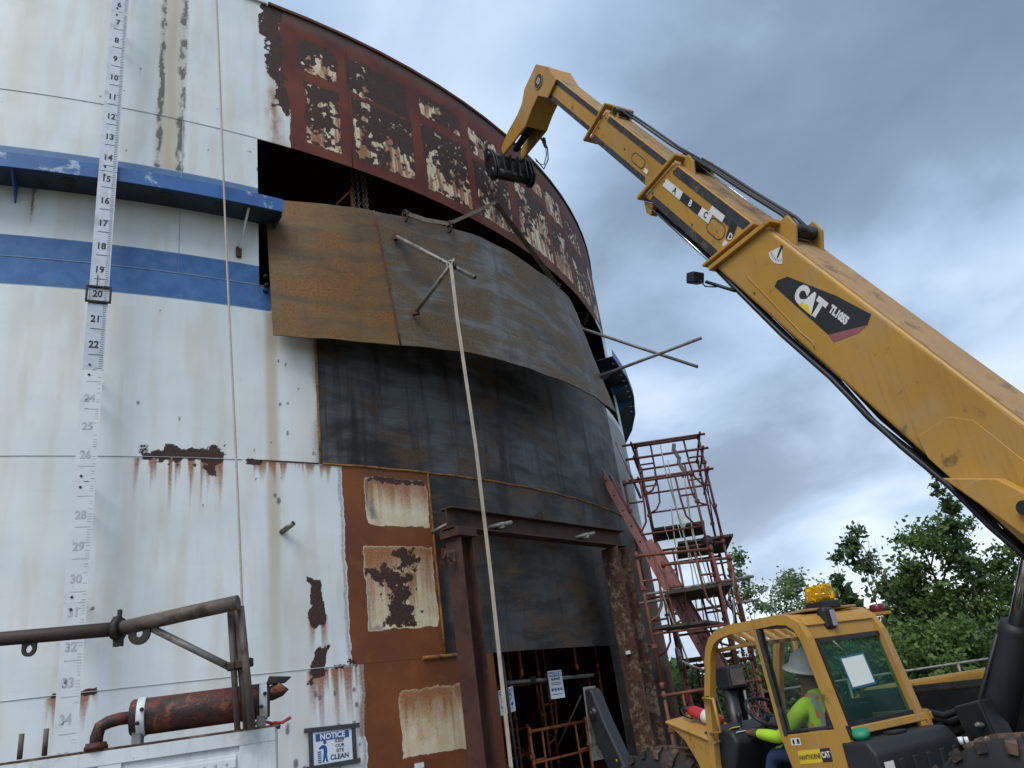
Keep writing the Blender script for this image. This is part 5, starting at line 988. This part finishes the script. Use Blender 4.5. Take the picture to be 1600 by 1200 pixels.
# labels on the side panel
def sidebox(name, x0, x1, z0, z1, mat, d=.0012, par=cab, sl=0.): return MB().prism([(x0, z0), (x1, z0+sl), (x1, z1+sl), (x0, z1)], lambda a, b: Vector((a, YL-.003+d, b)), lambda a, b: Vector((a, YL-.0035, b))).build(name, mat, par)
dl = sidebox('dealer_label', -1.84, -2.06, 1.205, 1.295, M['decalyellow'], sl=.012); db = sidebox('dealer_badge', -2.062, -2.155, 1.217, 1.307, M['decalblack'], sl=.005)
xt = Vector((-1, 0, .06)); text('HAWTHORNE', .046, frame((-1.95, YL-.0005, 1.252), xt, (0, 0, 1)), M['ink'], dl, 'lettering', .001, .0003, .72)
text('CAT', .055, frame((-2.108, YL-.0005, 1.266), xt, (0, 0, 1)), M['decalwhite'], db, 'lettering', .002, .0003, .75); 
sl_ = sidebox('safety_label', -1.80, -1.895, 1.335, 1.385, M['decalwhite']); sidebox('pictogram', -1.815, -1.835, 1.343, 1.375, M['ink'], .002, sl_); sidebox('pictogram', -1.86, -1.885, 1.345, 1.378, M['ink'], .002, sl_)
# beacon, work lamp, red lamp
bc = empty('beacon'); bc.parent = tl
MB().box((-2.02, .66, 2.30), (.19, .20, .06)).build('base', BK, bc, .012)
MB().prism([(-.095, 0), (.095, 0), (.075, .125), (-.065, .125)], lambda a, b: Vector((-2.02-.085, .66+a, 2.335+b)), lambda a, b: Vector((-2.02+.085, .66+a, 2.335+b))).build('lens', M['amber'], bc, .018, 3)
for yy in (-.04, .04): MB().lathe([(.01, 0), (.04, .03), (.045, .05)], Vector((-2.02, .66+yy, 2.345)), (0, 0, 1), 10).build('reflector', M['chrome'], bc)
MB().tube([(-2.0, .7, 2.2), (-2.02, .66, 2.28)], .02, 8).build('stem', BK, bc)
wk = empty('work_lamp'); wk.parent = tl
MB().box((-2.17, .83, 2.19), (.09, .12, .17)).build('housing', BK, wk, .03, 3); MB().box((-2.222, .81, 2.185), (.012, .05, .12)).build('lens', M['alu'], wk, .004); MB().tube([(-2.12, .76, 2.2), (-2.10, .72, 2.12), (-2.15, .68, 2.16)], .008, 6).build('cable', M['hose'], wk)
MB().lathe([(.055, 0), (.062, .01), (.06, .055), (.05, .065)], Vector((-2.05, .07, 2.20)), (0, 0, 1), 14).build('red_lamp', M['redlens'], tl); MB().box((-2.05, .13, 2.185), (.14, .26, .025)).build('lamp_bracket', Y_, tl, .004)
# mirror
mr = empty('mirror'); mr.parent = tl
MB().prism([(.05*math.cos(a), .085*math.sin(a)) for a in L_(0, 2*PI, 14)[:-1]], lambda a, b: Vector((-.95+a*.95, 1.35-a*.5, 2.08+b+a*.5)), lambda a, b: Vector((-.938+a*.95, 1.372-a*.5, 2.08+b+a*.5))).build('housing', BK, mr, .004); MB().prism([(.042*math.cos(a), .075*math.sin(a)) for a in L_(0, 2*PI, 14)[:-1]], lambda a, b: Vector((-.9505+a*.95, 1.349-a*.5, 2.08+b+a*.5)), lambda a, b: Vector((-.9515+a*.95, 1.347-a*.5, 2.08+b+a*.5))).build('glass', M['mirror'], mr)
MB().tube([(-.93, 1.34, 2.06), (-.95, 1.24, 2.0), (-1.0, 1.15, 1.95)], .011, 7).build('arm', M['galv'], mr)
# grab handle on the front post, dash, steering, seat
MB().tube([(-.92, YL+.02, 1.73), (-1.06, YL+.03, 1.72), (-1.07, YL+.03, 1.46), (-.92, YL+.02, 1.45)], .014, 8).build('grab_handle', Y_, cab)
for z in (1.74, 1.45): MB().tube([(-.90, YL-.07, z), (-.90, YL+.004, z), (-.98, YL+.004, z), (-.98, YL-.07, z)], .005, 5).build('cable_tie', BK, cab)
ds = MB().prism([(-.62, .82), (-.66, 1.44), (-.85, 1.50), (-1.08, 1.44), (-1.12, 1.36), (-.95, 1.0), (-.95, .82)], lambda a, b: Vector((a, .32, b)), lambda a, b: Vector((a, 1.08, b))).build('dashboard', M['blackplastic'], cab, .03, 3)
MB().box((-.99, .98, 1.455), (.12, .10, .006), Matrix.Rotation(.3, 3, 'Y')).build('dash_label', M['decalyellow'], ds); MB().box((-1.07, .98, 1.43), (.05, .10, .006), Matrix.Rotation(.3, 3, 'Y')).build('dash_label', M['paper'], ds)
sw = empty('steering_wheel'); sw.parent = cab
cS = Vector((-1.16, .70, 1.55)); nS_ = Vector((-.62, 0, .78)).normalized(); xS = Vector((0, 1, 0)); yS = nS_.cross(xS)
MB().tube([cS+(xS*math.cos(a)+yS*math.sin(a))*.19 for a in L_(0, 2*PI, 28)], .016, 8).build('rim', BK, sw)
for a in (.5, 2.6, 4.7): MB().tube([cS-nS_*.03, cS+(xS*math.cos(a)+yS*math.sin(a))*.18], .010, 6).build('spoke', BK, sw)
MB().tube([cS-nS_*.02, cS-nS_*.35], .03, 10).build('column', BK, sw)
jl = MB().lathe([(.05, 0), (.035, .05), (.018, .06), (.018, .13), (.026, .15), (.02, .18)], Vector((-1.02, .93, 1.40)), (-.2, 0, 1), 12).build('joystick', BK, cab)
se = empty('seat'); se.parent = cab
MB().box((-1.74, .70, 1.10), (.46, .48, .12)).build('cushion', M['seat'], se, .04, 3); MB().prism([(-1.88, 1.1), (-1.98, 1.56), (-2.07, 1.56), (-2.02, 1.1)], lambda a, b: Vector((a, .47, b)), lambda a, b: Vector((a, .93, b))).build('backrest', M['seat'], se, .04, 3); MB().box((-1.75, .70, .92), (.36, .36, .24)).build('pedestal', BK, se, .02)
# front fender step with its curved bracket
MB().prism([(-.28, 1.555), (-.30, 1.578), (-.93, 1.385), (-.93, 1.36)], lambda a, b: Vector((a, 1.15, b)), lambda a, b: Vector((a+.10, .66, b+.02))).build('fender_step', Y_, tl, .01)
MB().prism([(-.30, 1.55), (-.5, 1.40), (-.62, 1.22), (-.70, 1.0), (-.80, .9), (-.86, 1.1), (-.84, 1.385)], lambda a, b: Vector((a, 1.13, b)), lambda a, b: Vector((a, 1.08, b))).build('step_bracket', Y_, tl, .008)
# outriggers at the front: the near one slanting, the far one upright
of = empty('outrigger'); of.parent = tl
MB().prism([(1.30, 1.95), (1.19, 1.95), (1.15, 1.90), (1.02, 1.62), (.66, .98), (.45, .55), (.72, .50), (.95, .95), (1.22, 1.40), (1.30, 1.7)], lambda a, b: Vector((a, .84, b)), lambda a, b: Vector((a, .98, b))).build('arm', M['blackplastic'], of, .02); MB().tube([(1.17, .82, 1.70), (1.17, 1.02, 1.70)], .06, 16).build('pin', BK, of); MB().tube([(1.17, .80, 1.70), (1.17, 1.035, 1.70)], .03, 12).build('pin_bolt', M['iron'], of)
MB().box((1.31, .91, 1.60), (.02, .16, .75), Matrix.Rotation(-.06, 3, 'Y')).build('edge_plate', M['galv'], of, .004); MB().prism([(.86, 1.22), (.89, 1.22), (.875, 1.245)], lambda a, b: Vector((a, .981, b)), lambda a, b: Vector((a, .983, b))).build('warning_triangle', M['decalyellow'], of); MB().box((.5, .8, .75), (.7, .3, .3)).build('mount', BK, of, .03)
og = empty('outrigger'); og.parent = tl
MB().box((.06, -.05, 1.86), (.22, .22, .22)).build('head', M['blackplastic'], og, .02); MB().box((-.055, -.05, 1.86), (.006, .17, .16)).build('head_face', M['greypipe'], og); MB().tube([(.08, -.03, 1.75), (.10, 0, .9)], .075, 16).build('barrel', BK, og); MB().tube([(-.02, -.13, 1.72), (.0, -.12, 1.0)], .014, 8).build('pipe', M['galv'], og); MB().prism([(-.02, 1.76), (.18, 1.76), (.24, 1.3), (.16, 1.2)], lambda a, b: Vector((a, -.16, b)), lambda a, b: Vector((a, -.20, b))).build('cheek', BK, og)
# fire extinguisher lying on the step
fe = empty('fire_extinguisher', TO+Matrix.Rotation(HD, 3, 'Z') @ Vector((-.56, .90, 1.575)), HD); tag(fe, 'red fire extinguisher lying on the yellow step of the telehandler', 'extinguisher')
MB().lathe([(.01, -.2), (.05, -.19), (.056, -.17), (.056, .12), (.04, .165), (.02, .18)], (0, 0, 0), (1, .15, .36), 16).build('cylinder', M['red'], fe); MB().lathe([(.0575, -.09), (.0575, .0)], (0, 0, 0), (1, .15, .36), 16).build('label', M['paper'], fe); MB().lathe([(.022, .18), (.026, .2), (.026, .24), (.01, .26)], (0, 0, 0), (1, .15, .36), 10).build('valve', BK, fe); MB().tube([(.2, .03, .05), (.24, .06, .08), (.20, .07, .02), (.08, .08, -.01)], .010, 6).build('hose', M['hose'], fe)

# ================================================================ operator
def person(loc, rz):
    root = empty('person', loc, rz); tag(root, 'operator in lime hi-vis shirt and white hard hat sitting at the cab controls', 'person')
    J = {}; E_l = []
    def j(n, p, r_, par=None, reg='shirt'): J[n] = (Vector(p), r_, reg); (E_l.append((par, n)) if par else None)
    j('pelvis', (-1.78, .70, 1.24), (.15, .12), None, 'jeans'); j('belly', (-1.79, .70, 1.36), (.155, .125), 'pelvis'); j('chest', (-1.76, .70, 1.54), (.17, .13), 'belly'); j('collar', (-1.735, .70, 1.635), (.10, .085), 'chest'); j('neck', (-1.715, .70, 1.69), (.058, .06), 'collar', 'skin')
    j('head0', (-1.70, .70, 1.75), (.072, .082), 'neck', 'skin'); j('head1', (-1.69, .70, 1.82), (.076, .096), 'head0', 'skin'); j('head2', (-1.70, .70, 1.885), (.066, .08), 'head1', 'skin')
    for s, y in (('L', 1), ('R', -1)):
        j('sh'+s, (-1.745, .70+y*.165, 1.585), (.082, .08), 'chest'); 
        el = (-1.50, .70+y*.25, 1.37) if s == 'L' else (-1.52, .70+y*.24, 1.40); wr = (-1.16, .70+y*.21, 1.415) if s == 'L' else (-1.30, .70+y*.17, 1.50)
        j('ua'+s, tuple(Vector(J['sh'+s][0]).lerp(Vector(el), .5)), (.066, .066), 'sh'+s); j('el'+s, el, (.055, .055), 'ua'+s); j('fa'+s, tuple(Vector(el).lerp(Vector(wr), .5)), (.05, .05), 'el'+s); j('cu'+s, tuple(Vector(el).lerp(Vector(wr), .60)), (.048, .046), 'fa'+s); j('wr'+s, tuple(Vector(el).lerp(Vector(wr), .93)), (.036, .033), 'cu'+s, 'skin')
        dv = (Vector(wr)-Vector(el)).normalized(); pm_ = Vector(wr)+dv*.06+Vector((0, 0, -.005)); j('pa'+s, tuple(pm_), (.044, .026), 'wr'+s, 'skin')
        for k in range(4):
            b0 = pm_+dv*.035+Vector((0, y*(.03-.02*k), 0)); ln = (.03, .036, .034, .027)[k]
            j('f%d0%s' % (k, s), tuple(b0), (.0105, .0105), 'pa'+s, 'skin'); j('f%d1%s' % (k, s), tuple(b0+dv*ln+Vector((0, 0, -.012))), (.0095, .0095), 'f%d0%s' % (k, s), 'skin'); j('f%d2%s' % (k, s), tuple(b0+dv*ln*1.15+Vector((0, 0, -.045))), (.008, .008), 'f%d1%s' % (k, s), 'skin')
        t0 = pm_+Vector((-.005, -y*.035, .004)); j('t0'+s, tuple(t0), (.012, .012), 'pa'+s, 'skin'); j('t1'+s, tuple(t0+dv*.035+Vector((0, -y*.016, -.008))), (.010, .010), 't0'+s, 'skin'); j('t2'+s, tuple(t0+dv*.055+Vector((0, -y*.01, -.03))), (.009, .009), 't1'+s, 'skin')
        j('hip'+s, (-1.74, .70+y*.10, 1.225), (.105, .095), 'pelvis', 'jeans'); j('th'+s, (-1.52, .70+y*.135, 1.25), (.088, .085), 'hip'+s, 'jeans'); j('kn'+s, (-1.27, .70+y*.15, 1.235), (.068, .066), 'th'+s, 'jeans'); j('ca'+s, (-1.19, .70+y*.15, 1.07), (.06, .058), 'kn'+s, 'jeans'); j('an'+s, (-1.13, .70+y*.15, .90), (.042, .045), 'ca'+s, 'jeans'); j('to'+s, (-.99, .70+y*.16, .865), (.045, .032), 'an'+s, 'boot')
    names = list(J); me = bpy.data.meshes.new('body'); me.from_pydata([J[n][0] for n in names], [(names.index(a), names.index(b)) for a, b in E_l], [])
    o = bpy.data.objects.new('body', me); COL.objects.link(o); o.modifiers.new('skin', 'SKIN'); 
    sv = me.skin_vertices[0].data
    for i, n in enumerate(names): sv[i].radius = J[n][1]; sv[i].use_root = (n == 'pelvis')
    ss = o.modifiers.new('sub', 'SUBSURF'); ss.levels = 2; ss.render_levels = 2
    dg = bpy.context.evaluated_depsgraph_get(); dg.update(); m2 = bpy.data.meshes.new_from_object(o.evaluated_get(dg)); bpy.data.objects.remove(o)
    m2.materials.clear(); mats = ['skin', 'lime', 'jeans', 'boot', 'hivisorange', 'reflect']
    for k in mats: m2.materials.append(M[k])
    idx = {'skin': 0, 'shirt': 1, 'jeans': 2, 'boot': 3}; JP = [(J[n][0], J[n][2], n) for n in names]
    for p in m2.polygons:
        c = p.center; q = min(JP, key=lambda t: (t[0]-c).length_squared/(1 if t[1] != 'skin' else .8)); mi = idx[q[1]]
        if mi == 1 and q[2] in ('chest', 'belly', 'collar', 'shL', 'shR') and abs(c.y-.70) < .2:
            dd_ = abs(abs(c.y-.70)-.115); zz_ = abs(c.z-1.40)
            if dd_ < .024 and c.z > 1.38 or zz_ < .022: mi = 5
            elif dd_ < .042 and c.z > 1.38 or zz_ < .042: mi = 4
        p.material_index = mi; p.use_smooth = True
    b = bpy.data.objects.new('body', m2); COL.objects.link(b); b.parent = root
    H = Vector((-1.69, .70, 1.82))
    MB().lathe([(.012, .0), (.017, .02), (.012, .045), (.004, .055)], H+Vector((.082, 0, -.035)), (.35, 0, 1), 10).build('nose', M['skin'], b)
    for y in (-1, 1): MB().lathe([(.012, -.004), (.03, 0), (.032, .008), (.02, .014)], H+Vector((-.012, y*.068, -.012)), (-.2, y, 0), 12).build('ear', M['skin'], b); MB().lathe([(.004, 0), (.011, .004), (.009, .009)], H+Vector((.083, y*.03, -.005)), (1, 0, 0), 10).build('eye', M['whiteclean'], b); MB().lathe([(.005, 0), (.004, .003)], H+Vector((.092, y*.03, -.005)), (1, 0, 0), 8).build('iris', M['ink'], b)
    MB().tube([H+Vector((.083, -.022, -.065)), H+Vector((.089, 0, -.066)), H+Vector((.083, .022, -.065))], .006, 6).build('mouth', M['redlens'], b)
    MB().lathe([(.085, -.03), (.092, .02), (.08, .06)], H+Vector((-.02, 0, -.0)), (-.25, 0, 1), 20).build('hair', M['ink'], root)
    hat = empty('hard_hat'); hat.parent = root; ha = H+Vector((-.005, 0, .035)); hax = Vector((-.32, 0, 1)).normalized()
    MB().lathe([(.178, -.012), (.180, -.006), (.150, .012), (.126, .026), (.120, .06), (.105, .10), (.072, .132), (.03, .146), (.005, .148)], ha, hax, 32).build('shell', M['hat'], hat)
    MB().bar(ha+hax*.13+Vector((-.08, 0, -.02)), ha+hax*.145+Vector((.06, 0, .012)), .03, .02).build('ridge', M['hat'], hat, .008)
    return root
person(TO, HD)
# ================================================================ vegetation beyond the yard
def tree(name, label, cat, base, h, spread, nleaf, leaf, mat, seed, trunk_r=.06, lean=(0, 0), clump=.35, nb=9, z0f=.25, group=None, bare=0., shape=None, droop=0.):
    rs = random.Random(seed); nr = np.random.RandomState(seed); e = empty(name, base); tag(e, label, cat, group)
    tb = MB(); top = Vector((lean[0], lean[1], h*.92)); tips = []
    tr = [Vector((top.x*t+.06*h*.2*math.sin(t*5+seed), top.y*t+.05*h*.2*math.cos(t*4+seed), h*.92*t)) for t in L_(0, 1, 7)]
    tb.tube(tr, trunk_r, 7, rs=[trunk_r*(1-.85*i/7) for i in range(8)])
    for k in range(nb):
        t = z0f+(1-z0f)*(k+.5)/nb; i = min(int(t*7), 6); p = tr[i].lerp(tr[i+1], t*7-i); a = k*2.4+rs.uniform(-.5, .5); w_ = spread*(shape(t) if shape else (1.15-abs(t-.55)*1.1))*rs.uniform(.6, 1.05)
        q = p+Vector((math.cos(a)*w_, math.sin(a)*w_, h*rs.uniform(.02, .16)-droop*w_)); m_ = p.lerp(q, .5)+Vector((0, 0, h*.03)); r_ = trunk_r*.42*(1.1-t*.6)
        tb.tube([p, m_, q], r_, 5, rs=[r_, r_*.7, r_*.25]); tips += [q, m_, p.lerp(q, .75)+Vector((rs.gauss(0, .1), rs.gauss(0, .1), rs.gauss(0, .1)))*spread]
        for _ in range(2):
            s_ = q+Vector((rs.gauss(0, 1), rs.gauss(0, 1), rs.gauss(.2, .7)))*spread*.28; tb.tube([m_, s_], r_*.5, 4, rs=[r_*.5, r_*.15]); tips.append(s_)
    tips.append(tr[-1]); tb.build('trunk', M['bark'], e)
    T_ = np.array([tuple(t) for t in tips]); wt = nr.rand(len(T_))+.25; wt /= wt.sum(); ci = nr.choice(len(T_), nleaf, p=wt); C_ = T_[ci]+nr.normal(0, 1, (nleaf, 3))*np.array([clump, clump, clump*.75])*(.35+nr.rand(nleaf, 1)*.65); C_[:, 2] = np.maximum(C_[:, 2], .03)
    d = nr.normal(0, 1, (nleaf, 3)); d[:, 2] = d[:, 2]*.6-.25; d /= np.linalg.norm(d, axis=1, keepdims=True); s = np.cross(d, nr.normal(0, 1, (nleaf, 3))); s /= np.linalg.norm(s, axis=1, keepdims=True); nrm_ = np.cross(d, s)
    L = leaf*(.6+.8*nr.rand(nleaf, 1)); Wd = L*.30
    v = np.stack([C_, C_+d*L*.5+s*Wd+nrm_*L*.06, C_+d*L, C_+d*L*.5-s*Wd+nrm_*L*.06], 1).reshape(-1, 3); q = np.arange(nleaf*4)
    me = bpy.data.meshes.new('crown'); me.vertices.add(len(v)); me.vertices.foreach_set('co', v.ravel()); me.loops.add(len(q)); me.loops.foreach_set('vertex_index', q.astype(np.int32)); me.polygons.add(nleaf); me.polygons.foreach_set('loop_start', np.arange(0, len(q), 4, dtype=np.int32)); me.update(calc_edges=True)
    me.materials.append(M[mat]); o = bpy.data.objects.new('crown', me); COL.objects.link(o); o.parent = e; return e
G = 'trees and shrubs behind the telehandler'
GR = 'trees and shrubs behind the telehandler'
tree('sapling', 'slender pale sapling standing just right of the scaffold tower', 'tree', (5.74, 23.4, 0), 5.2, .62, 1500, .11, 'leafC', 1, .03, (.1, 0), .15, 12, .3, GR, shape=lambda t: 1.15-t)
tree('sapling', 'thin sparse sapling between the slender sapling and the cab roof', 'tree', (6.95, 25.6, 0), 4.5, .6, 700, .11, 'leafC', 2, .03, (.2, 0), .14, 10, .35, GR)
tree('round_tree', 'small round pale tree far behind the amber beacon', 'tree', (9.2, 30.2, 0), 4.9, .95, 3200, .15, 'leafC', 3, .07, (0, 0), .30, 9, .45, GR)
cl_ = lambda t: .35+.5*math.sin(t*9)**2
tree('vine_tree', 'leaning vine clad stem left of the dead twigs above the red lamp', 'tree', (7.75, 20.4, 0), 4.15, .26, 1100, .13, 'leafA', 4, .03, (-.35, 0), .10, 14, .2, GR, shape=cl_)
tree('vine_tree', 'taller vine clad stem with a leafy tuft above the red lamp', 'tree', (8.35, 20.6, 0), 4.75, .26, 800, .13, 'leafA', 5, .03, (-.25, 0), .13, 7, .78, GR)
tree('dense_tree', 'dense dark tree in the middle of the green thicket behind the boom', 'tree', (9.45, 19.6, 0), 4.6, .95, 7000, .12, 'leafB', 6, .09, (-.1, 0), .21, 17, .25, GR)
tree('dense_tree', 'dense tree beside the chrome lift rod at the right edge', 'tree', (10.7, 19.2, 0), 3.5, .9, 6500, .12, 'leafB', 7, .09, (.1, 0), .22, 16, .2, GR)
tree('vine_tree', 'tall thin vine clad pole rising under the boom edge', 'tree', (9.65, 18.6, 0), 5.35, .22, 1500, .13, 'leafA', 8, .045, (.1, 0), .10, 14, .55, GR)
tree('feathery_tree', 'loose feathery tree left of the dense dark tree', 'tree', (8.85, 20.4, 0), 3.5, .5, 2600, .17, 'leafC', 9, .05, (-.1, 0), .26, 10, .3, GR, droop=.15)
SH = [('broad bushy shrub low behind the cab rear window', 6.2, 17.0, 2.3, .8, 'leafB'), ('bright green shrub below the vine clad stems', 7.1, 17.6, 2.75, .75, 'leafB'), ('rounded shrub directly behind the cab rear corner', 7.2, 16.6, 2.2, .8, 'leafB'), ('leafy shrub below the dense dark tree', 8.2, 17.2, 2.5, .95, 'leafB'),
      ('dark shrub beside the black lift cylinder', 9.1, 16.9, 2.35, .95, 'leafA'), ('shrub at the right edge beyond the lift cylinder', 10.1, 16.6, 2.6, 1.0, 'leafA'), ('low shrub seen through the cab side window', 5.2, 17.6, 2.2, .8, 'leafB'), ('low shrub seen beneath the scaffold planks behind the ladder', 4.2, 18.4, 2.3, .8, 'leafB'),
      ('shrub at the scaffold tower foot', 4.9, 20.5, 2.1, .9, 'leafA'), ('shrub under the slender pale sapling', 6.1, 21.2, 2.2, .95, 'leafA'), ('shrub behind the cab roof slats', 7.2, 23.0, 2.9, 1.0, 'leafB'), ('pale shrub under the small round tree', 8.6, 25.5, 3.2, 1.1, 'leafC'), ('tall shrub filling the thicket behind the feathery tree', 9.8, 22.0, 3.2, 1.1, 'leafB'), ('shrub at the far right of the thicket', 11.4, 18.2, 3.0, 1.1, 'leafB'), ('shrub half hidden by the tank edge and scaffold', 3.6, 22.5, 2.4, .9, 'leafA')]
for i, (lb, x, y, h, s_, mt) in enumerate(SH): tree('shrub', lb, 'shrub', (x, y, 0), h*(.78 if x < 7 else .86), s_*.85, 5200, .12, mt, 30+i, .04, (0, 0), .24, 12, .05, GR)
# dead twigs
dt = empty('dead_sapling', (8.95, 20.0, 0)); tag(dt, 'bare grey dead sapling leaning out above the thicket', 'tree', GR)
MB().tube([(0, 0, 0), (-.3, 0, 2.6), (-.75, 0, 4.0), (-1.05, 0, 4.75)], .02, 6, rs=[.03, .022, .012, .004]).build('trunk', M['deadwood'], dt)
for k, (z, dx, dz) in enumerate(((3.3, -.35, .8), (3.6, .12, .9), (3.9, -.45, .5), (4.1, .15, .6), (4.3, -.25, .45), (3.0, -.5, .4))):
    x = -.3-(z-2.6)/1.4*.45; MB().tube([(x, 0, z), (x+dx*.6, .05, z+dz*.5), (x+dx, .1, z+dz)], .01, 5, rs=[.010, .006, .003]).build('twig', M['deadwood'], dt)
# far hedge so that the ground runs into green
nr = np.random.RandomState(9); n = 60000; ang = nr.uniform(-.3, 1.75, n); rr_ = nr.uniform(38, 64, n); hh = (2.6+1.2*np.sin(ang*23)+.8*np.sin(ang*57+1)+.5*np.sin(ang*131))*nr.rand(n)**.6
C_ = np.stack([rr_*np.sin(ang), rr_*np.cos(ang), np.maximum(hh, .1)], -1); d = nr.normal(0, 1, (n, 3)); d /= np.linalg.norm(d, axis=1, keepdims=True); s = np.cross(d, nr.normal(0, 1, (n, 3))); s /= np.linalg.norm(s, axis=1, keepdims=True)
L = .5*(.6+.8*nr.rand(n, 1)); v = np.stack([C_, C_+d*L*.5+s*L*.4, C_+d*L, C_+d*L*.5-s*L*.4], 1).reshape(-1, 3)
me = bpy.data.meshes.new('distant_woodland'); me.from_pydata(v.tolist(), [], np.arange(n*4).reshape(-1, 4).tolist()); me.materials.append(M['leafA']); o = bpy.data.objects.new('distant_woodland', me); COL.objects.link(o); tag(o, 'low distant woodland along the horizon behind the yard', 'woodland', None, 'stuff')
# pipe rail beyond the machine
pr_ = empty('pipe_rail', (5.4, 15.3, 0)); tag(pr_, 'thin grey pipe rail on posts between the telehandler and the thicket', 'rail')
MB().tube([(-2.4, 0, 1.50), (6.0, 0, 1.52)], .022, 8).build('rail_tube', M['galv'], pr_)
for x in (-2.2, -.2, 1.8, 3.8, 5.8): MB().tube([(x, 0, 0), (x, 0, 1.5)], .025, 8).build('post', M['galv'], pr_)
